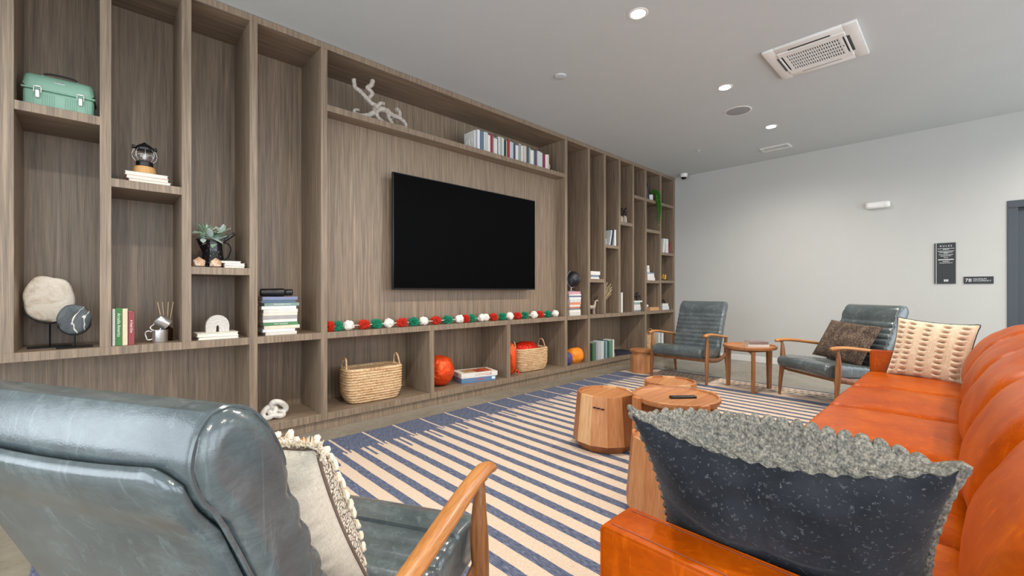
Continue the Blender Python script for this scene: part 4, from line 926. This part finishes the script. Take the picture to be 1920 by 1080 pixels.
for cx, cz, n, ln_, wd_, mt_ in ((-.04, .055, 26, .088, .018, 2), (.055, .065, 10, .085, .042, 0), (-.005, .03, 9, .085, .045, 1), (.02, .005, 6, .09, .042, 1), (-.052, .02, 7, .072, .042, 1)):
    for k in range(n):
        a = 2 * math.pi * k / n + random.random() * .4; el = random.uniform(-.25, 1.1) if n < 15 else random.uniform(.1, 1.4)
        yb = max(-.6, math.sin(a))
        leaf(suc, (cx, -.012, cz), (math.cos(a) * math.cos(el), yb * math.cos(el) * .8, math.sin(el)), ln_ * random.uniform(.8, 1.1), wd_ * random.uniform(.8, 1.1), LEAF[(mt_ + (k % 4 == 0)) % 3])
MB().tube(spl([(-.06, 0, .05), (-.04, 0, -.02), (-.01, 0, -.06)], 4), .004, 6).tube(spl([(.055, 0, .055), (.03, 0, 0), (.01, 0, -.06)], 4), .004, 6).build('stem', LEAF[2], suc)

# faceted geodes
t = NT('rosy_quartz'); p = t.pos(); f = t.noise(p, 24, 5, .6, 1.2)
M['quartz'] = t.fin(t.ramp(f, [(.3, 'b5784c'), (.48, 'd8b290'), (.65, 'ece2d6')]), .4)
for x_, lbl, sd in ((.508, 'rosy faceted stone nearest to the left side of the pitcher bay', 1), (.603, 'paler faceted stone in front of the black pitcher', 5)):
    bm = bmesh.new(); bmesh.ops.create_icosphere(bm, subdivisions=1, radius=.041)
    for v in bm.verts:
        v.co *= 1 + .08 * noise.noise(v.co * 40 + Vector((sd, 0, 0))); v.co.z = max(v.co.z, -.027)
    b = MB().add([q.co for q in bm.verts], []); bm.verts.index_update(); b.f = [tuple(q.index for q in g.verts) for g in bm.faces]; b.mi = [0] * len(b.f); bm.free()
    tag(b.build('faceted_stone', 'quartz', smooth=0, loc=(x_, 3.585, Z['c1'] + .0275), rot=(0, 0, sd)), lbl, 'ornament', 'faceted stones')
# stone ring (agate arch)
t = NT('grey_agate'); p = t.pos(); dd = t.n('ShaderNodeVectorMath', operation='LENGTH'); t.set(dd.inputs[0], t.mapping(p, (1, 0, 1)))
rg = t.math('ADD', t.math('MULTIPLY', dd.outputs['Value'], 55), t.math('MULTIPLY', t.noise(p, 30, 4), 2.5))
M['agate'] = t.fin(t.ramp(t.math('FRACT', rg), [(.1, 'bdb7b0'), (.5, 'd2cdc7'), (.9, 'c2bcb5')]), .35)
ag = thing('agate_arch', 'arched grey agate slice standing on two white books', 'ornament', (.614, 3.60, AGZ))
pts = [(-.068, 0)] + [(.068 * math.cos(a), .045 + .072 * math.sin(a)) for a in [math.pi * (1 - k / 26) for k in range(27)]] + [(.068, 0), (.009, 0)] + [(.009 * math.cos(a), .025 + .022 * math.sin(a)) for a in [math.pi * k / 10 for k in range(11)]] + [(-.009, 0)]
n_ = len(pts); b = MB(); b.v = [(a, -.02, c) for a, c in pts] + [(a, .02, c) for a, c in pts]
outer = list(range(0, 29)); inner = list(range(29, n_))
def strip(o_): 
    f_ = []; m_ = len(outer); q = len(inner)
    prev = None
    for i in range(m_ - 1):
        j0 = inner[-1 - int(round((q - 1) * i / (m_ - 1)))]; j1 = inner[-1 - int(round((q - 1) * (i + 1) / (m_ - 1)))]
        f_.append((outer[i] + o_, outer[i + 1] + o_, j1 + o_, j0 + o_) if j0 != j1 else (outer[i] + o_, outer[i + 1] + o_, j0 + o_))
    return f_
b.f = strip(0) + strip(n_) + [(i, (i + 1) % n_, (i + 1) % n_ + n_, i + n_) for i in range(n_)]; b.mi = [0] * len(b.f)
b.build('agate_slice', 'agate', ag, 40)
# binoculars
bi = thing('binoculars', 'black binoculars lying on the tall pile of books', 'binoculars', (.985, 3.60, BNZ), R(-6)); bi.scale = (1.28, 1.28, 1.28)
for s_, off in ((-1, 0), (1, .012)):
    y_ = s_ * .028
    MB().lathe([(0, 0), (.018, 0), (.022, .006), (.023, .05), (.0225, .052), (.0235, .055), (.0235, .058), (.0225, .06), (.0235, .063), (.0235, .066), (.0225, .068), (.024, .075), (.024, .12), (.016, .13), (.019, .134), (.019, .165), (.016, .168), (0, .168)], 24).build('barrel', 'black', bi, loc=(-.085 + off, y_, .0245), rot=(0, R(90), 0))
    MB().lathe([(0, 0), (.015, 0), (.015, .001), (0, .001)], 20).build('lens', plain('lens_grey', '4a4d50', .1), bi, loc=(.0835 + off, y_, .0245), rot=(0, R(90), 0))
MB().bbox(-.02, .03, -.02, .02, .018, .036, .005, 2).build('bridge', 'black', bi); MB().lathe([(.011, 0), (.011, .03)], 16).build('focus_wheel', 'darkgrey', bi, loc=(.01, 0, .037), rot=(0, R(90), 0))
# marble knot
t = NT('white_marble'); p = t.pos(); f = t.noise(p, 14, 7, .65, 2)
M['marble'] = t.fin(t.ramp(f, [(.35, 'bdb5aa'), (.5, 'ddd8d0'), (.7, 'ece9e4')]), .4)
kn = thing('marble_knot', 'white marble chain-link knot on the bottom shelf', 'ornament', (.985, 3.625, ZB), R(8))
for k, (c_, rt_, ln_) in enumerate((((-.040, .0, .052), (R(50), R(-35), R(15)), 1.0), ((.030, .0, .085), (R(115), R(38), R(0)), 1.15), ((.012, .0, .040), (R(20), R(22), R(-30)), .95))):
    m_ = Matrix.Translation(c_) @ (Matrix.Rotation(rt_[2], 4, 'Z') @ Matrix.Rotation(rt_[1], 4, 'Y') @ Matrix.Rotation(rt_[0], 4, 'X'))
    pts = [(.052 * ln_ * math.cos(a), .033 * math.sin(a), 0) for a in [2 * math.pi * q / 30 for q in range(30)]]
    lk = MB().tube(pts, .0205, 12, True).xf(m_)
    zmin = min(v[2] for v in lk.v)
    if zmin < 0: lk.xf(Matrix.Translation((0, 0, -zmin)))
    lk.build('link', 'marble', kn, 60)

# ------------------------------------------------------------------ baskets, balloons, games, bundle
def basket(name, label, x, y, wx, wy, h, deg, group='woven storage baskets', coils=13):
    bk = thing(name, label, 'basket', (x, y, ZB), R(deg), group)
    n = 44; b = MB(); prof = []
    for j in range(coils * 4 + 1):
        v = j / (coils * 4); bulge = .80 + .20 * min(1, (v * 3.2)) ** .6 + .02 * v
        prof.append((bulge * (1 if v > .02 else .97) , v * h, .0075 * abs(math.sin(math.pi * j / 4))))
    def ring(sc, z_, o_):
        out = []
        for k in range(n):
            a = 2 * math.pi * k / n; ca, sa = math.cos(a), math.sin(a); ex = .42
            out.append((math.copysign(abs(ca) ** ex, ca) * (wx / 2 * sc + o_), math.copysign(abs(sa) ** ex, sa) * (wy / 2 * sc + o_), z_ + .002 * noise.noise(Vector((ca * 3, sa * 3, z_ * 20)))))
        return out
    rings = [ring(.3, .001, 0)] + [ring(s_, z_, o_) for s_, z_, o_ in prof] + [ring(prof[-1][0] - .0, h + .006, -.003)] + [ring(s_, z_, -.012 - o_) for s_, z_, o_ in reversed(prof[3:])] + [ring(.3, .012, 0)]
    b.v = [q for r_ in rings for q in r_]
    b.f = [(i * n + k, i * n + (k + 1) % n, (i + 1) * n + (k + 1) % n, (i + 1) * n + k) for i in range(len(rings) - 1) for k in range(n)] + [tuple(range(n - 1, -1, -1)), tuple((len(rings) - 1) * n + k for k in range(n))]; b.mi = [0] * len(b.f)
    b.build('woven_body', 'straw', bk, 60)
    for s_ in (-1, 1):
        xx = s_ * wx / 2 * .99
        MB().tube(spl([(xx, -.06, h - .03), (xx - s_ * .004, -.058, h + .01), (xx - s_ * .01, -.035, h + .075), (xx - s_ * .012, 0, h + .095), (xx - s_ * .01, .035, h + .075), (xx - s_ * .004, .058, h + .01), (xx, .06, h - .03)], 5), .0075, 8).build('handle', 'straw', bk)
    return bk
basket('storage_basket', 'empty woven seagrass basket with two handles under the television', 1.79, 3.685, .50, .26, .295, -3)
basket('storage_basket', 'woven basket filled with red foil under the right end of the garland', 3.83, 3.715, .50, .27, .27, -3)
basket('storage_basket', 'small woven basket in the low bay behind the far chair', 6.55, 3.62, .26, .2, .24, 0, coils=12)
def balloon(name, label, x, y, r_, mat, zc, seed, sq=1.0, rot=0, tail=True, pull=1.0):
    o = thing(name, label, 'balloon', (x, y, zc - r_ * sq), rot, 'shiny foil balloons')
    bm = bmesh.new(); bmesh.ops.create_icosphere(bm, subdivisions=5, radius=r_)
    for v in bm.verts:
        d = v.co.normalized(); a = math.atan2(d.y, d.x)
        k = 1 + .07 * noise.noise(d * 1.8 + Vector((seed, 0, 0))) + .03 * abs(noise.noise(d * 4.5 + Vector((0, seed, 0)))) + .05 * abs(math.sin(a * 9 + 3 * noise.noise(d * 2))) * (1 - d.z * d.z) ** .5 * abs(d.z) + .02 * noise.noise(d * 7)
        v.co = Vector((d.x * r_ * k * pull, d.y * r_ * k, d.z * r_ * k * sq)); v.co.z = max(v.co.z, -r_ * sq) + r_ * sq
    b = MB(); b.v = [tuple(q.co) for q in bm.verts]; bm.verts.index_update(); b.f = [tuple(q.index for q in g.verts) for g in bm.faces]; b.mi = [0] * len(b.f); bm.free()
    b.build('foil_skin', mat, o, 50)
    if tail: MB().tube(spl([(.02, -r_ * .8, r_ * .35), (.03, -r_ * .95, .06), (.06, -r_ * .92, .02), (.05, -r_ * 1.0, .006)], 5), [.012] + [.007] * 14 + [.003], 6).build('tail', mat, o)
    return o
balloon('foil_balloon', 'round orange-red foil balloon beside the board games', 2.545, 3.72, .148, 'foil', ZB + .155, 2, 1.04, tail=False)
balloon('foil_balloon', 'orange foil balloon with a hanging tail squeezed beside the red-filled basket', 3.435, 3.595, .072, 'foil', ZB + .19, 6, 2.5, pull=.85)
balloon('foil_balloon', 'crumpled red foil balloon stuffed into the right basket', 3.80, 3.72, .12, 'foil_red', ZB + .26, 9, .75, tail=False, pull=1.55)
def game(name, label, z, col, dx, L, Dp, h, words):
    o = thing(name, label, 'board game', (2.97 + dx, 3.69, z), R(-14), 'board game boxes')
    MB().bbox(-L / 2, L / 2, -Dp / 2, Dp / 2, 0, h * .55, .0015, 1).build('box_bottom', cm(col), o)
    ld = MB().bbox(-L / 2 - .002, L / 2 + .002, -Dp / 2 - .002, Dp / 2 + .002, h * .2, h, .0015, 1).build('box_lid', cm(col), o)
    for s_, c_, x_, sz in words:
        text(s_, sz, cm(c_), ld, (x_, -Dp / 2 - .0022, h * .58), FRONT)
    text(words[0][0], words[0][3] * 1.1, cm(words[0][1]), ld, (-L / 2 - .0022, 0, h * .58), (R(90), 0, R(-90)))
    return o, ld
g1, l1 = game('board_game', 'blue board game box at the bottom of the pair', ZB, '5f7fa0', .005, .40, .25, .05, [('SORRY!', 'c0393d', .02, .034)])
MB().box(.15, .19, -.1275, -.1265, .018, .044).build('info_label', cm('d8e4ea'), l1, 0)
g2, l2 = game('board_game', 'white board game box with printed lid on top of the blue one', ZB + .0504, 'e3ded6', .012, .42, .26, .05, [('CLUE', 'b03a34', .10, .036), ('SCATTER', 'b9873c', .0, .026)])
for x0, x1, y0, y1, c_ in ((-.15, -.02, -.08, .08, 'b98a5a'), (-.02, .07, -.1, .06, 'a33f2c'), (.07, .17, -.09, .1, 'c2542e'), (-.06, .08, .06, .1, 'd9b98a')):
    MB().box(x0, x1, y0, y1, .0499, .0507).build('lid_print', cm(c_), l2, 0)
bn = thing('wrapped_bundle', 'orange crumpled bundle in the low bay beside the right basket', 'bundle', (4.645, 3.635, ZB), R(-6))
MB().soft((.02, 0, .095), .125, .085, .094, .075, 16, (.01, .01, .01), lambda w_, u: w_ * (1 + .05 * noise.noise(w_ * 16) + .03 * noise.noise(w_ * 40))).build('wrapped_roll', plain('orange_nylon', 'f08a1e', .5, var=.12, scale=12, bump=.3), bn, 60)
MB().tube(spl([(.145, -.03, .10), (.152, 0, .12), (.15, .03, .1), (.152, 0, .075)], 5, True), .01, 8, True).build('gathered_end', plain('orange_fold', 'd9680e', .6), bn)
pb = MB().soft((0, 0, .08), .06, .07, .079, .055, 12, (0, 0, 0), lambda w_, u: w_ * (1 + .06 * noise.noise(w_ * 22))).build('wrapped_bundle', plain('violet_nylon', '4a4477', .6, var=.15, bump=.3), None, 60, loc=(4.455, 3.60, ZB))
tag(pb, 'violet crumpled bundle tucked left of the orange bundle', 'bundle')

# ------------------------------------------------------------------ pom-pom garland
POM = {'r': plain('red_wool', 'c8321c', .95, var=.2, scale=60), 'g': plain('green_wool', '1f8a68', .95, var=.2, scale=60), 'w': plain('white_wool', 'e6e0d6', .95, var=.08, scale=60)}
ga = thing('pompom_garland', 'red, green and white pom-pom garland lying along the shelf under the television', 'garland', (2.77, 3.56, ZM))
gx = [1.355, 1.428, 1.53, 1.665, 1.782, 1.899, 2.022, 2.149, 2.259, 2.398, 2.536, 2.675, 2.757, 2.834, 2.971, 3.031, 3.137, 3.264, 3.387, 3.505, 3.637, 3.782, 3.905, 4.042, 4.184]
gx[0] = 1.37
gc = 'rgwrgwrgwrgwrgwwrgwrgwrgw'
for k, (x_, c_) in enumerate(zip(gx, gc)):
    bm = bmesh.new(); bmesh.ops.create_icosphere(bm, subdivisions=5 if c_ != 'w' else 4, radius=1); rr = .043 if c_ == 'w' else .042
    sx_ = 1.15 if c_ != 'w' else 1.08
    for v in bm.verts:
        j = random.uniform(.70, 1.14) if c_ != 'w' else random.uniform(.93, 1.04)
        q = v.co * rr * j * (1 + .2 * noise.noise(v.co * 1.7 + Vector((k * 3, 0, 0)))); v.co = Vector((q.x * sx_, q.y, max(q.z * .98, -rr * .92)))
    b = MB(); b.v = [tuple(q.co) for q in bm.verts]; bm.verts.index_update(); b.f = [tuple(q.index for q in g.verts) for g in bm.faces]; b.mi = [0] * len(b.f); bm.free()
    b.build('pom_pom', POM[c_], ga, 0, loc=(x_ - 2.77, random.uniform(-.008, .012), rr * .93), rot=(0, 0, random.uniform(-.5, .5)))
MB().tube(spl([(x_ - 2.77, 0, .034 + (.0 if k % 2 else .006)) for k, x_ in enumerate(gx)], 4), .004, 6).build('cord', POM['w'], ga)

# ------------------------------------------------------------------ driftwood on the upper shelf
t = NT('bleached_driftwood'); p = t.pos(); f = t.noise(p, 35, 5, .7, 1.5); t.bump(f, .8, .02)
M['drift'] = t.fin(t.ramp(f, [(.3, '8c7f72'), (.45, 'c9bdb0'), (.7, 'e2d9cf')]), .9)
dw = thing('driftwood', 'branching bleached driftwood on the upper shelf above the television', 'driftwood', (1.85, 3.62, ZN))
br = [([(1.598, 2.91), (1.61, 2.849), (1.659, 2.823), (1.715, 2.781), (1.76, 2.752), (1.805, 2.741), (1.832, 2.718)], .014, .017, .00), ([(1.773, 2.957), (1.76, 2.916), (1.722, 2.879), (1.747, 2.863), (1.773, 2.847), (1.747, 2.803), (1.722, 2.765)], .016, .014, .01),
      ([(1.878, 2.781), (1.845, 2.777), (1.812, 2.737), (1.779, 2.703)], .013, .016, -.02), ([(1.832, 2.724), (1.892, 2.729), (1.96, 2.705), (2.03, 2.699), (2.08, 2.674), (2.109, 2.643)], .022, .013, .0), ([(2.002, 2.767), (2.03, 2.769), (2.044, 2.735), (2.03, 2.705), (1.96, 2.686)], .014, .012, .02),
      ([(1.786, 2.68), (1.734, 2.642), (1.659, 2.623), (1.616, 2.632), (1.622, 2.663), (1.659, 2.674)], .018, .009, .03), ([(1.799, 2.70), (1.825, 2.636), (1.885, 2.612), (1.96, 2.608), (2.03, 2.61), (2.10, 2.612)], .014, .014, -.02), ([(1.919, 2.70), (1.93, 2.65), (1.955, 2.60)], .014, .012, -.03), ([(1.832, 2.718), (1.786, 2.68)], .02, .02, .0)]
for pts, r0, r1, yo in br:
    r0 *= 1.3; r1 *= 1.2
    P_ = spl([(a - 1.85, yo * i / max(1, len(pts) - 1), max(b_ - ZN, r1 * 1.02 + .001)) for i, (a, b_) in enumerate(pts)], 5); n = len(P_)
    P_ = [q + Vector((noise.noise(q * 40), noise.noise(q * 40 + Vector((5, 0, 0))), 0)) * .005 for q in P_]
    MB().tube(P_, [(r0 + (r1 - r0) * i / (n - 1)) * (1 + .22 * noise.noise(P_[i] * 60)) for i in range(n)], 9).build('branch', 'drift', dw, 60)

# ------------------------------------------------------------------ right bays: ornaments
gl = thing('desk_globe', 'black globe on a metal stand on a pile of books', 'globe', (4.575, 3.61, GLZ))
t = NT('black_globe'); p = t.pos(); f = t.noise(p, 9, 6, .6)
M['globe'] = t.fin(t.ramp(f, [(.48, '17191d'), (.53, '3a3d40'), (.7, '4a4a46')]), .45)
gm = MB().lathe([(.105 * math.sin(math.pi * k / 24), -.105 * math.cos(math.pi * k / 24)) for k in range(25)], 36)
gm.build('sphere', 'globe', gl, 60, loc=(.01, 0, .165), rot=(0, R(23), 0))
MB().tube([(.01 + .113 * math.cos(a), 0, .165 + .113 * math.sin(a)) for a in [R(113 + 180 * k / 20) for k in range(21)]], .004, 6).build('meridian_arm', 'metal', gl)
MB().lathe([(.05, 0), (.052, .006), (.012, .012), (.006, .016), (.006, .054)], 24, (-.02, 0, 0)).build('stand', 'metal', gl)
# animal figurine with dark rider, coral, cup, bottles, plant, blocks
M['bone'] = plain('pale_clay', 'b3a393', .8, var=.15, bump=.3); M['darkclay'] = plain('dark_bronze', '2c2624', .5, .3)
def quad(parent, s_, mat, neck, head):
    b = MB()
    b.tube([(-.5 * s_, 0, .60 * s_), (-.2 * s_, 0, .64 * s_), (.2 * s_, 0, .62 * s_), (.42 * s_, 0, .64 * s_)], [.16 * s_, .2 * s_, .19 * s_, .15 * s_], 12)
    for x_ in (-.38, .32):
        for y_ in (-.11, .11): b.tube([(x_ * s_, y_ * s_, .58 * s_), (x_ * s_, y_ * s_, .3 * s_), (x_ * s_ * 1.03, y_ * s_, 0)], [.09 * s_, .055 * s_, .06 * s_], 8)
    b.tube([(q[0] * s_, 0, q[1] * s_) for q in neck], [q[2] * s_ for q in neck], 10)
    return b
hf = thing('animal_figurine', 'pale standing horned animal figurine under the globe-side bay', 'figurine', (5.02, 3.63, ZM), R(-25))
quad(hf, .15, 'bone', [(.35, .66, .15), (.46, .95, .11), (.5, 1.2, .1), (.62, 1.28, .09), (.8, 1.2, .06)], None).build('animal_body', 'bone', hf, 60)
for s_ in (-1, 1): MB().tube(spl([(.078, s_ * .01, .195), (.075, s_ * .03, .225), (.085, s_ * .05, .25)], 4), [.006, .006, .0055, .005, .0045, .004, .0035, .003, .002], 6).build('horn', 'darkclay', hf)
ef = thing('elephant_figurine', 'small dark elephant figurine on a pile of books', 'figurine', (6.10, 3.57, ZM + .1692), R(-20))
quad(ef, .13, 'darkclay', [(.35, .72, .19), (.55, .85, .19), (.68, .75, .12), (.76, .5, .07), (.8, .25, .05), (.9, .18, .04)], None).build('elephant_body', 'darkclay', ef, 60)
for s_ in (-1, 1): MB().lathe([(0, -.003), (.024, -.002), (.026, 0), (.024, .002), (0, .003)], 14).build('ear', 'darkclay', ef, loc=(.058, s_ * .026, .105), rot=(R(80), 0, R(s_ * 25)))
cupo = thing('ceramic_cup', 'small white cup in front of the leaning books', 'cup', (5.245, 3.565, 1.7505))
MB().lathe([(0, .001), (.03, .001), (.034, .006), (.036, .09), (.033, .09), (.031, .01), (0, .01)], 24).build('cup_body', 'white', cupo)
MB().tube(spl([(.034, 0, .075), (.058, 0, .07), (.06, 0, .035), (.034, 0, .02)], 4), .004, 6).build('handle', 'white', cupo)
vs = thing('dried_stems', 'bunch of pale dried stems in a slim vase in the narrow bay', 'dried flowers', (5.30, 3.66, ZM))
MB().lathe([(.03, 0), (.04, .02), (.042, .1), (.024, .17), (.018, .2), (.022, .21), (.016, .21), (.014, .17)], 20).build('vase', 'bone', vs)
M['stem'] = plain('dried_stem', 'c9b48c', .9, var=.15)
for k in range(16):
    a = random.uniform(-1, 1); e_ = Vector((.04 + .12 * random.random() + .05 * abs(a), -.10 * random.random() - .02, .26 + .22 * random.random()))
    m_ = e_ * .5 + Vector((0, 0, .05)); b = MB().tube(spl([(0, 0, .15), tuple(m_), tuple(e_)], 4), [.003] * 5 + [.0026, .003, .005, .007], 6); b.build('stem', 'stem', vs, 60)
for x_, h_, lbl, top in ((5.70, .10, 'small pale bottle with dark sprigs on the high narrow shelf, left one', 1), (5.805, .115, 'taller pale bottle with dark sprigs on the high narrow shelf, right one', 2)):
    bo = thing('bud_vase', lbl, 'vase', (x_, 3.57, Z['e1'] + .0004), group='bud vases on the high narrow shelf')
    MB().lathe([(.030, 0), (.034, .004), (.034, h_ * .8), (.02, h_ * .92), (.014, h_)], 18).build('bottle', 'bone', bo)
    for k in range(9):
        a = k * 2.4; leaf(bo, (.012 * math.cos(a), .012 * math.sin(a), h_ + .012 * k), (math.cos(a), math.sin(a), .9), .05, .028, M['darkclay'], name='dark_leaf')
    MB().tube([(0, 0, h_ * .5), (0, 0, h_ + .11)], .003, 6).build('stem', 'darkclay', bo)
tp = thing('trailing_plant', 'bright green trailing plant in a white pot spilling off a high shelf', 'plant', (6.60, 3.585, 2.5685))
MB().lathe([(0, 0), (.04, 0), (.046, .005), (.052, .10), (.047, .10), (.042, .012), (0, .012)], 24).build('pot', 'white', tp)
M['fern'] = plain('fern_green', '3f9a2a', .6, var=.35, scale=60); M['fern_pale'] = plain('fern_pale', '8bb05f', .7, var=.2)
for q_ in range(11):
    x0 = -.012 + .011 * q_; drop = (.08, .14, .2, .26, .32, .40, .36, .30, .24, .18, .10)[q_]
    P_ = spl([(0, -.02, .08), (x0 * .5, -.06, .17), (x0 + .03, -.098, .12), (x0 + .045, -.105, -.03), (x0 + .055, -.103, -drop * .6), (x0 + .06 + .01 * (q_ % 2), -.102, -drop)], 8)
    b = MB().tube(P_, .0018, 5)
    for i, c_ in enumerate(P_):
        for k in range(7):
            d = Vector((random.uniform(-1, 1), random.uniform(-1, .3), random.uniform(-.9, .4))).normalized(); l_ = .032 * (1 - .45 * i / len(P_)); sd = d.cross(Vector((0, 0, 1))).normalized() * .006
            b.add([c_, c_ + d * l_ * .5 + sd, c_ + d * l_, c_ + d * l_ * .5 - sd + Vector((0, 0, .002))], [(0, 1, 2, 3)])
    b.build('frond', 'fern_pale' if q_ == 5 else 'fern', tp, 0)
wb = thing('white_block', 'small white block ornament on top of three books', 'ornament', (6.475, 3.57, 1.2635 + .127))
MB().bbox(-.035, .035, -.03, .03, 0, .06, .004, 2).bbox(-.03, .03, -.028, .028, .0605, .115, .004, 2).build('stacked_cubes', 'white', wb)
gc_ = thing('gold_coral', 'small gold coral ornament in the outer right bay', 'ornament', (7.03, 3.57, 1.2705))
M['gold'] = plain('gold_leaf', 'c79a45', .35, .8)
MB().bbox(-.075, .075, -.03, .03, 0, .02, .004, 2).build('ornament_base', 'darkclay', gc_)
for k in range(12):
    a = -1.2 + 2.4 * k / 11; MB().tube(spl([(a * .05, 0, .015), (a * .06 + .01 * (k % 3 - 1), -.01, .045), (a * .075 + .02 * (k % 2), -.012 + .02 * (k % 2), .07 + .02 * (k % 3))], 3), [.006, .006, .0055, .005, .005, .0055, .004], 6).build('branch', 'gold', gc_)
tb = thing('keepsake_box', 'flat tan wooden box on the middle shelf at the right', 'box', (6.64, 3.59, ZM))
MB().bbox(-.145, .145, -.07, .07, 0, .038, .003, 1).build('box_bottom', STAVES[1], tb); MB().bbox(-.147, .147, -.072, .072, .0385, .052, .003, 1).build('box_lid', STAVES[1], tb)
wf = thing('small_bird_figurine', 'tiny white bird figurine beside the tan wooden box', 'figurine', (6.425, 3.545, ZM))
MB().lathe([(.02, 0), (.022, .003), (.004, .008), (.004, .06)], 14).build('perch', 'metal', wf); MB().soft((0, 0, .082), .032, .016, .02, .015, 5).build('bird_body', 'white', wf)
do = thing('dark_ornament', 'dark rounded ornament on two white books in the outer right bay', 'ornament', (7.03, 3.58, ZM + .1058))
MB().tube(spl([(-.07, 0, .012), (-.03, -.005, .035), (.02, .0, .05), (.05, 0, .03), (.07, 0, .01)], 4), [.011] + [.018] * 6 + [.02] * 4 + [.016] * 5 + [.009], 10).build('curled_body', 'darkclay', do, 60)
MB().tube(spl([(-.03, 0, .04), (-.01, 0, .065), (.03, 0, .06)], 4), .006, 8).build('curled_tail', 'darkclay', do, 60)
